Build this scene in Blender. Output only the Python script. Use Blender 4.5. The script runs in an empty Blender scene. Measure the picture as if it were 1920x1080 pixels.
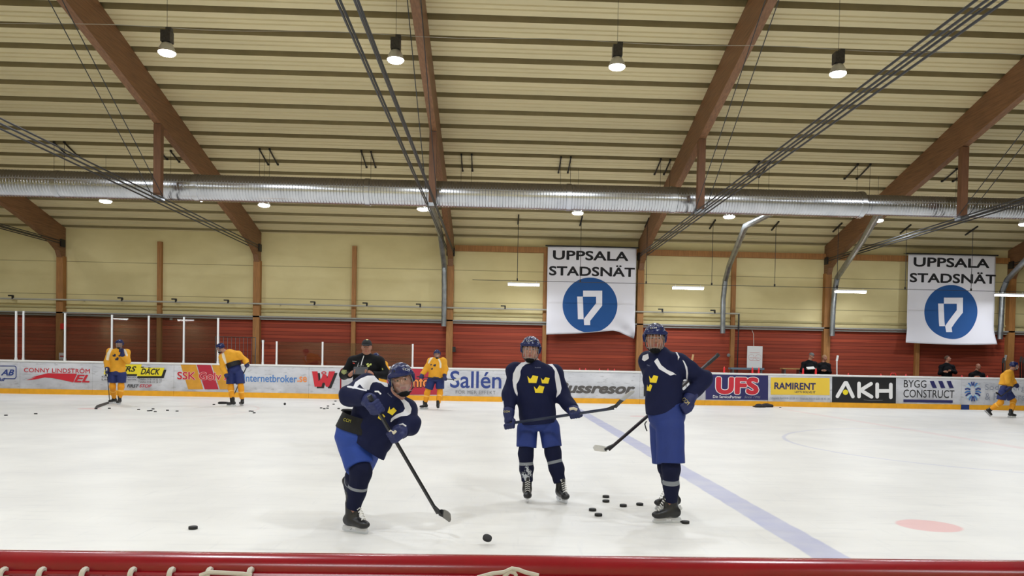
import bpy, bmesh, math, random
import numpy as np
from mathutils import Vector, Matrix
from mathutils.bvhtree import BVHTree

random.seed(7)
S = bpy.context.scene
COL = S.collection

# ---------------------------------------------------------------- camera, world, exposure
FPX, CX, CY, YAW, PIT, ROLL, EYE = 1450.0, 978.0, 712.0, .033, -.022, .0185, 1.5
cf = np.array([math.sin(YAW)*math.cos(PIT), math.cos(YAW)*math.cos(PIT), math.sin(PIT)])
cr = np.array([math.cos(YAW), -math.sin(YAW), 0.0])
cu = np.cross(cr, cf)
CR = math.cos(ROLL)*cr + math.sin(ROLL)*cu
CU = -math.sin(ROLL)*cr + math.cos(ROLL)*cu
cam_d = bpy.data.cameras.new('camera')
cam = bpy.data.objects.new('camera', cam_d)
COL.objects.link(cam)
cam.matrix_world = Matrix(((CR[0], CU[0], -cf[0], 0), (CR[1], CU[1], -cf[1], 0), (CR[2], CU[2], -cf[2], EYE), (0, 0, 0, 1)))
cam_d.sensor_width = 36
cam_d.lens = FPX*36/1920
cam_d.shift_x = (960-CX)/1920
cam_d.shift_y = (CY-540)/1920
cam_d.clip_start = .05
cam_d.clip_end = 200
S.camera = cam

W = bpy.data.worlds.new('world')
S.world = W
W.use_nodes = True
W.node_tree.nodes['Background'].inputs[0].default_value = (.9, .93, 1, 1)
W.node_tree.nodes['Background'].inputs[1].default_value = .05
S.view_settings.view_transform = 'Standard'
S.view_settings.look = 'None'
S.view_settings.gamma = 1
S.view_settings.use_curve_mapping = False
S.view_settings.exposure = 0.0
S.cycles.use_denoising = True
S.cycles.max_bounces = 8
S.cycles.diffuse_bounces = 4
S.cycles.transparent_max_bounces = 12
S.cycles.sample_clamp_indirect = 4.0
LAMP_W = 136.0          # watts of one high bay lamp
TUBE_W = 38.0           # watts of one tube light

# ---------------------------------------------------------------- measuring: a point of the photograph at a known depth
def ray(x, y):
    return cf + CR*(x-CX)/FPX - CU*(y-CY)/FPX
def at(x, y, d):
    v = ray(x, y); return np.array([0, 0, EYE]) + v*d/v[1]
def ground(x, y, z=0.0):
    v = ray(x, y); return np.array([0, 0, EYE]) + v*(z-EYE)/v[2]
def rgb(r, g, b):
    f = lambda c: c/12.92 if c <= .04045 else ((c+.055)/1.055)**2.4
    return (f(r/255), f(g/255), f(b/255), 1)

# ---------------------------------------------------------------- objects and tags
def tag(o, label=None, cat=None, group=None, kind=None):
    if label: o['label'] = label
    if cat: o['category'] = cat
    if group: o['group'] = group
    if kind: o['kind'] = kind
    return o
def empty(name, loc=(0, 0, 0), label=None, cat=None, group=None, kind=None):
    o = bpy.data.objects.new(name, None)
    o.empty_display_size = .1
    COL.objects.link(o)
    o.location = loc
    return tag(o, label, cat, group, kind)
def link(name, me, mat, parent=None, world=True):
    o = bpy.data.objects.new(name, me)
    COL.objects.link(o)
    for m in (mat if isinstance(mat, (list, tuple)) else [mat]):
        me.materials.append(m)
    if parent is not None:
        o.parent = parent
        if world:
            p, off = parent, Vector((0, 0, 0))
            while p is not None:
                off = off + p.location
                p = p.parent
            me.transform(Matrix.Translation(-off))
    return o
def kids(o):
    return [c for c in COL.objects if c.parent is o]
def copy_tree(o, parent=None):
    c = o.copy(); COL.objects.link(c)
    if parent is not None: c.parent = parent
    for ch in kids(o):
        copy_tree(ch, c)
    return c

# ---------------------------------------------------------------- mesh collector
def unit(v):
    v = np.asarray(v, float); n = np.linalg.norm(v); return v/n if n > 1e-9 else v
def frame_of(d):
    d = unit(d); a = np.array([0, 0, 1.0]) if abs(d[2]) < .9 else np.array([1.0, 0, 0])
    x = unit(np.cross(a, d)); return x, np.cross(d, x), d
class MB:
    def __init__(s): s.v, s.f, s.m = [], [], []
    def add(s, v, f, m=0):
        k = len(s.v); s.v += [tuple(map(float, p)) for p in v]; s.f += [tuple(i+k for i in q) for q in f]; s.m += [m]*len(f); return s
    def box(s, c, size, rot=None, m=0):
        h = np.array(size)/2; P = []
        for z in (-1, 1):
            for (x, y) in ((-1, -1), (1, -1), (1, 1), (-1, 1)): P.append(np.array([x, y, z])*h)
        P = np.array(P)
        if rot is not None: P = P @ np.array(rot).T
        return s.add(P+np.array(c), [(3, 2, 1, 0), (4, 5, 6, 7), (0, 1, 5, 4), (1, 2, 6, 5), (2, 3, 7, 6), (3, 0, 4, 7)], m)
    def bar(s, a, b, w, h, m=0, up=(0, 0, 1)):
        a, b = np.array(a, float), np.array(b, float); d = unit(b-a); x = unit(np.cross(d, up)) if abs(np.dot(d, unit(up))) < .99 else unit(np.cross(d, (0, 1, 0)))
        y = np.cross(x, d)
        return s.box((a+b)/2, (w, np.linalg.norm(b-a), h), np.stack([x, d, y], 1), m)
    def tube(s, path, r, n=8, caps=True, m=0):
        path = [np.array(p, float) for p in path]; rs = r if hasattr(r, '__len__') else [r]*len(path)
        x = None; V = []; Fs = []
        for i, p in enumerate(path):
            d = unit(path[min(i+1, len(path)-1)]-path[max(i-1, 0)])
            if x is None: x = frame_of(d)[0]
            x = unit(x-d*np.dot(x, d)); y = np.cross(d, x)
            for k in range(n):
                a = 2*math.pi*k/n; V.append(p+rs[i]*(math.cos(a)*x+math.sin(a)*y))
        for i in range(len(path)-1):
            for k in range(n):
                k2 = (k+1) % n; Fs.append((i*n+k, i*n+k2, (i+1)*n+k2, (i+1)*n+k))
        if caps:
            Fs.append(tuple(range(n))[::-1]); Fs.append(tuple((len(path)-1)*n+k for k in range(n)))
        return s.add(V, Fs, m)
    def lathe(s, prof, n=16, c=(0, 0, 0), axis=(0, 0, 1), m=0):
        x, y, d = frame_of(axis); path = [np.array(c)+d*z for r, z in prof]; V = []; Fs = []
        for (r, z), p in zip(prof, path):
            for k in range(n):
                a = 2*math.pi*k/n; V.append(p+max(r, 1e-4)*(math.cos(a)*x+math.sin(a)*y))
        for i in range(len(prof)-1):
            for k in range(n):
                k2 = (k+1) % n; Fs.append((i*n+k, i*n+k2, (i+1)*n+k2, (i+1)*n+k))
        Fs.append(tuple(range(n))[::-1]); Fs.append(tuple((len(prof)-1)*n+k for k in range(n)))
        return s.add(V, Fs, m)
    def prism(s, poly, o, ax, ay, depth, m=0):
        """a flat outline in the plane (o, ax, ay), thickened towards ax x ay by depth"""
        o, ax, ay = np.array(o, float), np.array(ax, float), np.array(ay, float); nz = np.cross(ax, ay)*depth; n = len(poly)
        V = [o+ax*u+ay*w for u, w in poly]+[o+ax*u+ay*w+nz for u, w in poly]
        Fs = [tuple(range(n))[::-1], tuple(range(n, 2*n))]+[(i, (i+1) % n, (i+1) % n+n, i+n) for i in range(n)]
        return s.add(V, Fs, m)
    def mesh(s, name, smooth=False):
        me = bpy.data.meshes.new(name); me.from_pydata(s.v, [], s.f)
        me.polygons.foreach_set('material_index', s.m)
        bm = bmesh.new(); bm.from_mesh(me); bmesh.ops.recalc_face_normals(bm, faces=bm.faces); bm.to_mesh(me); bm.free()
        if smooth:
            me.polygons.foreach_set('use_smooth', [True]*len(me.polygons))
            me.set_sharp_from_angle(angle=math.radians(42))
        me.update(); return me
    def build(s, name, mat, parent=None, smooth=False):
        return link(name, s.mesh(name, smooth), mat, parent)

# ---------------------------------------------------------------- materials
MATS = {}
def mat(name, col, rough=.6, metal=0.0, noise=0.0, scale=8.0, emit=None, estr=0.0, spec=.5, bump=0.0, bscale=60.0, stretch=(1, 1, 1), col2=None):
    if name in MATS: return MATS[name]
    m = bpy.data.materials.new(name); m.use_nodes = True; t = m.node_tree; b = t.nodes['Principled BSDF']
    b.inputs['Base Color'].default_value = col; b.inputs['Roughness'].default_value = rough; b.inputs['Metallic'].default_value = metal
    b.inputs['Specular IOR Level'].default_value = spec
    if noise or bump:
        tc = t.nodes.new('ShaderNodeTexCoord'); mp = t.nodes.new('ShaderNodeMapping'); mp.inputs['Scale'].default_value = stretch
        t.links.new(tc.outputs['Object'], mp.inputs[0])
    if noise:
        nz = t.nodes.new('ShaderNodeTexNoise'); nz.inputs['Scale'].default_value = scale; nz.inputs['Detail'].default_value = 6
        t.links.new(mp.outputs[0], nz.inputs['Vector'])
        r = t.nodes.new('ShaderNodeValToRGB'); e = r.color_ramp.elements
        e[0].position, e[1].position = .3, .7
        c2 = col2 if col2 else tuple(c*(1-noise) for c in col[:3])+(1,)
        e[0].color, e[1].color = c2, col
        t.links.new(nz.outputs['Fac'], r.inputs[0]); t.links.new(r.outputs[0], b.inputs['Base Color'])
    if bump:
        n2 = t.nodes.new('ShaderNodeTexNoise'); n2.inputs['Scale'].default_value = bscale; n2.inputs['Detail'].default_value = 4
        t.links.new(mp.outputs[0], n2.inputs['Vector'])
        bp = t.nodes.new('ShaderNodeBump'); bp.inputs['Strength'].default_value = bump; bp.inputs['Distance'].default_value = .01
        t.links.new(n2.outputs['Fac'], bp.inputs['Height']); t.links.new(bp.outputs[0], b.inputs['Normal'])
    if emit:
        b.inputs['Emission Color'].default_value = emit; b.inputs['Emission Strength'].default_value = estr
    MATS[name] = m; return m
def node(t, kind, **kw):
    n = t.nodes.new(kind)
    for k, v in kw.items(): setattr(n, k, v)
    return n
def math_node(t, op, a, b=None):
    n = node(t, 'ShaderNodeMath', operation=op)
    for i, v in enumerate((a, b)):
        if v is None: continue
        if hasattr(v, 'links') or hasattr(v, 'is_linked'): t.links.new(v, n.inputs[i])
        else: n.inputs[i].default_value = v
    return n.outputs[0]
def mixc(t, fac, a, b):
    n = node(t, 'ShaderNodeMix', data_type='RGBA')
    for i, v in ((0, fac), (6, a), (7, b)):
        if hasattr(v, 'is_linked'): t.links.new(v, n.inputs[i])
        else: n.inputs[i].default_value = v
    return n.outputs[2]
M = dict(
    white=mat('white_paint', rgb(226, 226, 224), .45),
    black=mat('black_plastic', rgb(22, 22, 24), .45),
    rubber=mat('puck_rubber', rgb(16, 16, 17), .6, bump=.2, bscale=80),
    steel=mat('galvanised_steel', rgb(150, 153, 156), .38, .9, noise=.25, scale=14),
    rod=mat('dull_steel_rod', rgb(66, 67, 68), .45, .7),
    dark=mat('dark_steel', rgb(48, 46, 44), .5, .5),
    chrome=mat('polished_blade_steel', rgb(205, 208, 210), .2, 1),
    glulam=mat('glued_laminated_timber', rgb(142, 100, 66), .55, noise=.4, scale=3.0, stretch=(9, .5, 9), bump=.1, bscale=20),
    pine=mat('pine_post', rgb(176, 122, 66), .6, noise=.35, scale=4, stretch=(8, 8, .6)),
    redpost=mat('red_goal_paint', rgb(142, 12, 28), .24, noise=.25, scale=6),
    cord=mat('white_netting_cord', rgb(196, 190, 178), .9),
    red=mat('red_plastic', rgb(226, 38, 44), .35),
    wood=mat('bench_wood', rgb(196, 154, 96), .6, noise=.3, scale=5, stretch=(1, 8, 8)),
)
# ---------------------------------------------------------------- the hall
X0, X1, YF, YN, RIDGE = -30.0, 46.0, 32.5, -2.6, 14.95
BY = 29.4                                   # front face of the far rink boards
ROOF = lambda d: 6.67+.26*(YF-d) if d >= RIDGE else 6.67+.26*(YF-(2*RIDGE-d))

def ice_material():
    m = bpy.data.materials.new('ice'); m.use_nodes = True; t = m.node_tree; b = t.nodes['Principled BSDF']
    tc = node(t, 'ShaderNodeTexCoord'); sp = node(t, 'ShaderNodeSeparateXYZ'); t.links.new(tc.outputs['Object'], sp.inputs[0])
    def nz(scale, stretch, detail=5, rot=0.0):
        mp = node(t, 'ShaderNodeMapping'); mp.inputs['Scale'].default_value = stretch; mp.inputs['Rotation'].default_value = (0, 0, rot)
        t.links.new(tc.outputs['Object'], mp.inputs[0]); n = node(t, 'ShaderNodeTexNoise'); n.inputs['Scale'].default_value = scale; n.inputs['Detail'].default_value = detail
        t.links.new(mp.outputs[0], n.inputs['Vector']); return n.outputs['Fac']
    def ramp(f, lo, hi):
        r = node(t, 'ShaderNodeMapRange'); r.inputs[1].default_value, r.inputs[2].default_value = lo, hi; t.links.new(f, r.inputs[0]); return r.outputs[0]
    base = mixc(t, ramp(nz(.8, (1, 1, 1)), .35, .7), rgb(236, 234, 229), rgb(225, 223, 219))
    base = mixc(t, math_node(t, 'MULTIPLY', ramp(nz(1.6, (1, 7, 1), 6, .25), .55, .8), .45), base, rgb(205, 204, 203))
    base = mixc(t, math_node(t, 'MULTIPLY', ramp(nz(2.2, (9, .8, 1), 6, -.3), .6, .8), .35), base, rgb(206, 206, 207))
    # painted lines under the ice: blue line, centre line, centre circle, spots
    wob = math_node(t, 'MULTIPLY', math_node(t, 'SUBTRACT', nz(3.0, (1, 1, 1)), .5), .05)
    worn = ramp(nz(2.5, (1, 1, 1), 8), .15, .75)
    def stripe(x, half, col, k):
        nonlocal base
        d = math_node(t, 'ABSOLUTE', math_node(t, 'SUBTRACT', math_node(t, 'ADD', sp.outputs[0], wob), x))
        base = mixc(t, math_node(t, 'MULTIPLY', math_node(t, 'MULTIPLY', ramp(d, half+.012, half-.012), math_node(t, 'ADD', math_node(t, 'MULTIPLY', worn, .5), .5)), k), base, col)
    def disc(x, y, r0, r1, col, k):
        nonlocal base
        dx = math_node(t, 'SUBTRACT', sp.outputs[0], x); dy = math_node(t, 'SUBTRACT', sp.outputs[1], y)
        r = math_node(t, 'SQRT', math_node(t, 'ADD', math_node(t, 'MULTIPLY', dx, dx), math_node(t, 'MULTIPLY', dy, dy)))
        r = math_node(t, 'ADD', r, wob)
        f = math_node(t, 'MULTIPLY', ramp(r, r1+.015, r1-.015), ramp(r, r0-.015, r0+.015))
        base = mixc(t, math_node(t, 'MULTIPLY', f, k), base, col)
    stripe(2.68, .155, rgb(160, 164, 205), .78)
    stripe(10.4, .15, rgb(232, 150, 150), .2)
    disc(4.2, 7.3, -1, .29, rgb(236, 150, 150), .5)
    disc(4.2, 22.4, -1, .29, rgb(236, 150, 150), .3)
    disc(10.4, 14.9, 4.42, 4.5, rgb(150, 155, 205), .3)
    disc(-11.3, 21.9, -1, .3, rgb(236, 140, 140), .35)
    disc(-11.3, 21.9, 4.42, 4.5, rgb(225, 140, 140), .15)
    t.links.new(base, b.inputs['Base Color'])
    b.inputs['Roughness'].default_value = .42; b.inputs['Specular IOR Level'].default_value = .25
    bp = node(t, 'ShaderNodeBump'); bp.inputs['Strength'].default_value = .12; bp.inputs['Distance'].default_value = .01
    t.links.new(nz(6, (1, 5, 1), 8, .3), bp.inputs['Height']); t.links.new(bp.outputs[0], b.inputs['Normal'])
    return m
mb = MB(); mb.box(((X0+X1)/2, (BY+.05+.2)/2, -.05), (X1-X0, BY-.1, .1)); ice = mb.build('floor', ice_material())
tag(ice, 'white scratched ice sheet with a faded blue line', 'ice', kind='structure')
mb = MB(); mb.box(((X0+X1)/2, (BY+YF)/2+.1, -.1), (X1-X0, YF-BY-.1, .2))
tag(mb.build('floor_behind_boards', mat('concrete', rgb(120, 116, 110), .8, noise=.2)), 'grey floor strip between rink boards and wall', 'floor', kind='structure')
mb = MB(); mb.box((12.5, 30.85, .14), (21, 2.5, .28))
tag(mb.build('floor_bench_platform', mat('platform', rgb(60, 58, 56), .9, noise=.2)), 'raised floor of the players bench behind boards', 'floor', kind='structure')
mb = MB(); mb.box(((X0+X1)/2, (YN+.2)/2, -.1), (X1-X0, .2-YN, .2))
tag(mb.build('floor_spectator_side', mat('concrete', rgb(120, 116, 110), .8)), 'grey floor on spectator side', 'floor', kind='structure')

# walls
def wall_material(name, c1, c2, seams=(), planks=0.0, rough=.7):
    m = bpy.data.materials.new(name); m.use_nodes = True; t = m.node_tree; b = t.nodes['Principled BSDF']
    tc = node(t, 'ShaderNodeTexCoord'); sp = node(t, 'ShaderNodeSeparateXYZ'); t.links.new(tc.outputs['Object'], sp.inputs[0])
    mp = node(t, 'ShaderNodeMapping'); mp.inputs['Scale'].default_value = (.25, .25, 6) if planks else (.3, .3, .5); t.links.new(tc.outputs['Object'], mp.inputs[0])
    n = node(t, 'ShaderNodeTexNoise'); n.inputs['Scale'].default_value = 2.0; n.inputs['Detail'].default_value = 7; t.links.new(mp.outputs[0], n.inputs['Vector'])
    r = node(t, 'ShaderNodeMapRange'); r.inputs[1].default_value, r.inputs[2].default_value = .3, .7; t.links.new(n.outputs['Fac'], r.inputs[0])
    c = mixc(t, r.outputs[0], c1, c2)
    if planks:
        zf = math_node(t, 'DIVIDE', sp.outputs[2], planks); fl = math_node(t, 'FLOOR', zf)
        wn = node(t, 'ShaderNodeTexWhiteNoise', noise_dimensions='1D'); t.links.new(fl, wn.inputs['W'])
        c = mixc(t, math_node(t, 'MULTIPLY', wn.outputs['Value'], .45), c, rgb(98, 44, 34))
        fr = math_node(t, 'FRACT', zf); gap = math_node(t, 'LESS_THAN', fr, .09)
        c = mixc(t, math_node(t, 'MULTIPLY', gap, .7), c, rgb(50, 20, 15))
        bp = node(t, 'ShaderNodeBump'); bp.inputs['Strength'].default_value = .5; bp.inputs['Distance'].default_value = .02
        t.links.new(math_node(t, 'SUBTRACT', 1.0, gap), bp.inputs['Height']); t.links.new(bp.outputs[0], b.inputs['Normal'])
    for z in seams:
        d = math_node(t, 'ABSOLUTE', math_node(t, 'SUBTRACT', sp.outputs[2], z))
        c = mixc(t, math_node(t, 'MULTIPLY', math_node(t, 'LESS_THAN', d, .014), .6), c, rgb(120, 105, 70))
    t.links.new(c, b.inputs['Base Color']); b.inputs['Roughness'].default_value = rough; b.inputs['Specular IOR Level'].default_value = .3
    return m
cream = wall_material('cream_wall_panels', rgb(226, 212, 160), rgb(211, 196, 143), seams=(5.32, 3.98))
redwood = wall_material('red_stained_boards', rgb(176, 78, 52), rgb(146, 60, 41), planks=.145)
mb = MB(); mb.box(((X0+X1)/2, YF+.1, 5.0), (X1-X0, .2, 3.6))
wf = tag(mb.build('wall_far', cream), 'far wall, cream panels above red boarding', 'wall', kind='structure')
mb = MB(); mb.box(((X0+X1)/2, YF+.08, 1.6), (X1-X0, .2, 3.2)); mb.build('cladding', redwood, wf)
mb = MB()
for z in (2.95, 3.42):
    mb.box(((X0+X1)/2, YF-.06 if z < 3.2 else YF-.02, z), (X1-X0, .05, .07))
# pale batten line on the cream panels
mb2 = MB(); mb2.box(((X0+X1)/2, YF-.03, 3.44), (X1-X0, .06, .07)); mb2.build('batten', mat('cream_batten', rgb(176, 164, 118), .7), wf)
mb = MB(); mb.box(((X0+X1)/2, YN-.1, 3.4), (X1-X0, .2, 6.8)); tag(mb.build('wall_near', cream), 'cream wall on spectator side', 'wall', kind='structure')
for nm, x in (('wall_left', X0-.1), ('wall_right', X1+.1)):
    mb = MB(); ym = (YF+YN)/2; mb.prism([(YN, 0), (YF, 0), (YF, 6.7), (RIDGE, 11.5), (YN, 6.7)], (x-.1, 0, 0), (0, 1, 0), (0, 0, 1), .2)
    tag(mb.build(nm, cream), 'cream end wall of the hall', 'wall', kind='structure')

# roof: deep trapezoidal deck, troughs along the hall
cream_roof = mat('cream_roof_deck', rgb(220, 206, 162), .55, noise=.12, scale=.8, stretch=(.3, 2, 2))
prof = []
def slope(sign):
    pts = []
    k = 0
    d = 15.47
    # from ridge to eave
    pts.append((RIDGE, 0))
    while d < YF+.1:
        for off, up in ((-.115, 0), (-.105, .34), (.105, .34), (.115, 0), (.29, 0), (.305, .03), (.335, .03), (.35, 0), (.45, 0), (.465, .03), (.495, .03), (.51, 0)):
            if d+off > RIDGE and d+off < YF+.2: pts.append((d+off, up))
        d += .8
    pts.append((YF+.2, 0))
    return [((p if sign > 0 else 2*RIDGE-p), ROOF(p)+u) for p, u in pts]
P = slope(-1)[::-1]+slope(1)
V = [(x, y, z) for x in (X0, X1) for y, z in P]; n = len(P)
mb = MB()
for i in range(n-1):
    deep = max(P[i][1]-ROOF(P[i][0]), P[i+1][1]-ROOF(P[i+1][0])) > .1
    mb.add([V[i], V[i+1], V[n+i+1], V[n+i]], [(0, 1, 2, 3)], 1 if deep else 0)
tag(mb.build('ceiling', [cream_roof, mat('painted_trough_shade', rgb(158, 142, 100), .9, noise=.15, scale=3)]), 'cream ribbed steel roof deck', 'roof', kind='structure')  # second material paints the shade inside the troughs as a darker brown
mb = MB(); mb.add([(X0, YN-.3, 7.2), (X1, YN-.3, 7.2), (X1, RIDGE, 11.9), (X0, RIDGE, 11.9), (X0, YF+.4, 7.2), (X1, YF+.4, 7.2)], [(0, 1, 2, 3), (3, 2, 5, 4)])
tag(mb.build('ceiling_outer_skin', mat('roof_insulation', rgb(120, 115, 100), .9)), 'roof skin above the ribbed deck', 'roof', kind='structure')

# ---------------------------------------------------------------- columns, trusses
COLX = [-1.97+7.95*k for k in range(-4, 7)]
def truss(x, label, detailed=True):
    t = empty('roof_truss', (x, YF-.3, 5.9), label, 'roof truss', 'glued timber roof trusses', 'structure')
    hw = .105
    lo = lambda d: 6.9+(28.3-d)*.245
    side = [(d, ROOF(d)-.004) for d in (YF-.02, 28, 24, 20, RIDGE)]
    side += [(2*RIDGE-d, z) for d, z in side[::-1][1:]]
    und = [(RIDGE, lo(RIDGE)), (20, lo(20)), (24, lo(24)), (29.2, lo(29.2)), (30.2, 6.40), (31.0, 6.16), (31.6, 5.96), (32.05, 5.72), (32.2, 5.45), (YF-.02, 5.45)]
    und = [(2*RIDGE-d, z) for d, z in und[::-1][:-1]]+und
    mb = MB(); n = len(side)
    # quad strips between the top and the underside, sampled alike
    ds = sorted(set([d for d, z in side]+[d for d, z in und]))
    tz = lambda d: np.interp(d, [p[0] for p in sorted(side)], [p[1] for p in sorted(side)]); uz = lambda d: np.interp(d, [p[0] for p in sorted(und)], [p[1] for p in sorted(und)])
    V = []
    for d in ds:
        for xx in (x-hw, x+hw):
            V += [(xx, d, uz(d)), (xx, d, tz(d))]
    Fs = []
    for i in range(len(ds)-1):
        a, b = 4*i, 4*(i+1)
        Fs += [(a, a+1, b+1, b), (a+2, b+2, b+3, a+3), (a, b, b+2, a+2), (a+1, a+3, b+3, b+1)]
    Fs += [(0, 2, 3, 1), (b, b+1, b+3, b+2)]
    mb.add(V, Fs); mb.build('rafter', M['glulam'], t)
    for sd in (1, -1):
        d = 22.95 if sd > 0 else 2*RIDGE-22.95
        mb = MB(); mb.box((x, d, (lo(22.95)+6.1)/2), (.21, .2, lo(22.95)-6.1)); mb.build('strut', mat('strut_timber', rgb(118, 78, 50), .6, noise=.35, scale=4, stretch=(8, 8, .6)), t)
        mb = MB(); mb.box((x, d, 6.09), (.26, .3, .1)); mb.box((x, d, lo(22.95)-.06), (.19, .12, .3)); mb.build('saddle', M['steel'], t)
    for dx in (-.115, .115):
        for dz in (0, .1):
            z = 6.0+dz; mb = MB()
            mb.tube([(x+dx, YN+.25, z), (x+dx, YF-.25, z)], .02, 6); mb.build('tie_rod', M['rod'], t)
        for sd in (1, -1):
            f = (lambda d: d) if sd > 0 else (lambda d: 2*RIDGE-d)
            mb = MB(); mb.tube([(x+dx*1.3, f(22.95), 6.12), (x+dx*1.3, f(15.2), ROOF(15.2)-.3)], .012, 5); mb.build('hanger_rod', M['rod'], t)
    mb = MB()
    for dx in (-.14, .14): mb.box((x+dx, YF-.3, 6.02), (.05, .3, .3))
    mb.build('anchor_plate', M['dark'], t)
    return t
names = {-3: 'roof truss at the second column from the high glass end', }
order = 0
for k in range(-2, 4):
    x = -1.97+7.95*k
    lab = {-2: 'timber roof truss over the board with red arrow lettering', -1: 'timber roof truss over the striped flooring advert', 0: 'timber roof truss seen almost end-on above the coach',
           1: 'timber roof truss beside the banner above the rightmost blue skater', 2: 'timber roof truss above the black advert with white letters', 3: 'timber roof truss beyond the banner over the far skater'}[k]
    truss(x, lab)
for k in range(-3, 5):
    x = -1.97+7.95*k
    mb = MB(); mb.box((x, YF-.14, 2.75), (.27, .26, 5.5))
    o = mb.build('column', M['pine'])
    tag(o, ['timber wall column left of the high glass', 'timber wall column behind the red arrow lettering board', 'timber wall column beside the grey metal fence', 'timber wall column right of yellow skater by red board', 'timber wall column right of the crumpled banner',
        'timber wall column behind the two men at the bench', 'timber wall column behind the skating yellow player', 'timber wall column past the last advert'][k+3], 'column', 'main wall columns', 'structure')
    if k < 4:
        mb = MB(); mb.box((x+3.96, YF-.09, 3.1 if k < 0 else 3.1), (.17, .17, 6.2))
        o = mb.build('post', M['pine'])
        tag(o, ['slim timber wall post far left', 'slim timber wall post above the striped tyre advert', 'slim timber wall post behind the coach', 'slim timber wall post at left edge of crumpled banner', 'slim timber wall post beside the whiteboard',
            'slim timber wall post below the smooth banner', 'slim timber wall post past the last column'][k+3], 'post', 'slim wall posts', 'structure')
mb = MB(); mb.box((13.7, YF-.09, 6.22), (31, .16, .23)); tag(mb.build('trim_lintel', M['pine']), 'horizontal timber beam along top of wall', 'beam', kind='structure')
mb = MB(); mb.box((8, YF-.2, 3.2), (70, .14, .06)); mb.box((8, YF-.13, 3.12), (70, .1, .08))
tag(mb.build('trim_ledge', mat('ledge_paint', rgb(150, 150, 144), .5)), 'grey ledge between cream panels and red boarding', 'ledge', kind='structure')
# net rail
r = empty('net_rail', (0, YF-.35, 3.72), 'thin white rail running along the cream wall', 'rail')
mb = MB(); mb.tube([(-29, YF-.35, 3.72), (10.15, YF-.35, 3.72)], .035, 8); mb.build('tube', mat('rail_paint', rgb(176, 172, 158), .5), r)
for px, py in ((24, 549), (229, 555), (330, 558), (428, 561), (590, 566), (688, 568), (788, 571), (947, 576), (1242, 580), (1340, 582)):
    p = at(px, py, YF-.35); mb = MB(); mb.box((p[0], YF-.35, 3.78), (.06, .08, .14)); mb.box((p[0]-.08, YF-.35, 3.84), (.2, .05, .05)); mb.build('clamp', M['dark'], r)
mb = MB(); mb.tube([(10.12, YF-.35, 3.7), (10.12, YF-.35, 3.0)], .035, 8); mb.tube([(10.12, YF-.35, 3.0), (10.1, YF-.35, 1.0)], .022, 6); mb.build('drop_pipe', M['black'], r)
for xs in (-24, -17, -9, -1, 7):
    mb = MB(); mb.bar((xs, YF-.34, 3.72), (xs, YF, 3.72), .04, .04); mb.build('wall_bracket', M['dark'], r)

# ---------------------------------------------------------------- duct
dz, dy, dr = 6.64, 24.0, .395
DSTEP = at(1612, 380, 24.0)[0]         # right of this joint the duct is narrower
D0, D1 = -29.0, 45.0
duct_m = bpy.data.materials.new('spiral_duct_steel'); duct_m.use_nodes = True
t = duct_m.node_tree; b = t.nodes['Principled BSDF']; b.inputs['Base Color'].default_value = rgb(196, 198, 200); b.inputs['Metallic'].default_value = 1; b.inputs['Roughness'].default_value = .24
tc = node(t, 'ShaderNodeTexCoord'); n = node(t, 'ShaderNodeTexNoise'); n.inputs['Scale'].default_value = 3; n.inputs['Detail'].default_value = 6; t.links.new(tc.outputs['Object'], n.inputs['Vector'])
gn = node(t, 'ShaderNodeNewGeometry'); sn = node(t, 'ShaderNodeSeparateXYZ'); t.links.new(gn.outputs['Normal'], sn.inputs[0])
top_shade = node(t, 'ShaderNodeMapRange'); top_shade.inputs[1].default_value, top_shade.inputs[2].default_value = .16, .30      # dark upper half painted into the steel, standing in for dim ceiling reflections
t.links.new(math_node(t, 'ADD', sn.outputs[2], math_node(t, 'MULTIPLY', math_node(t, 'SUBTRACT', n.outputs['Fac'], .5), .12)), top_shade.inputs[0])
t.links.new(mixc(t, top_shade.outputs[0], mixc(t, n.outputs['Fac'], rgb(182, 185, 190), rgb(222, 224, 228)), rgb(96, 86, 70)), b.inputs['Base Color'])
t.links.new(math_node(t, 'SUBTRACT', 1.0, math_node(t, 'MULTIPLY', top_shade.outputs[0], .8)), b.inputs['Metallic'])
t.links.new(math_node(t, 'ADD', .24, math_node(t, 'MULTIPLY', top_shade.outputs[0], .4)), b.inputs['Roughness'])
du = empty('ventilation_duct', (0, dy, dz), 'long spiral wound silver duct below the roof', 'duct')
mb = MB(); path = []; rr = []
x = D0
while x < D1:
    path += [(x, dy, dz), (x+.062, dy, dz), (x+.070, dy, dz), (x+.078, dy, dz)]; q = dr if x < DSTEP else .315; rr += [q, q, q+.009, q]; x += .088
mb.tube(path, rr, 24); mb.build('pipe', duct_m, du, True)
for px in (112, 372, 690, 1066, 1260, 1612):
    p = at(px, 370, dy); mb = MB(); mb.tube([(p[0]-.07, dy, dz), (p[0]+.07, dy, dz)], (dr if px <= 1612 else .315)+.018, 28); mb.build('joint_collar', duct_m, du, True)
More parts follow.
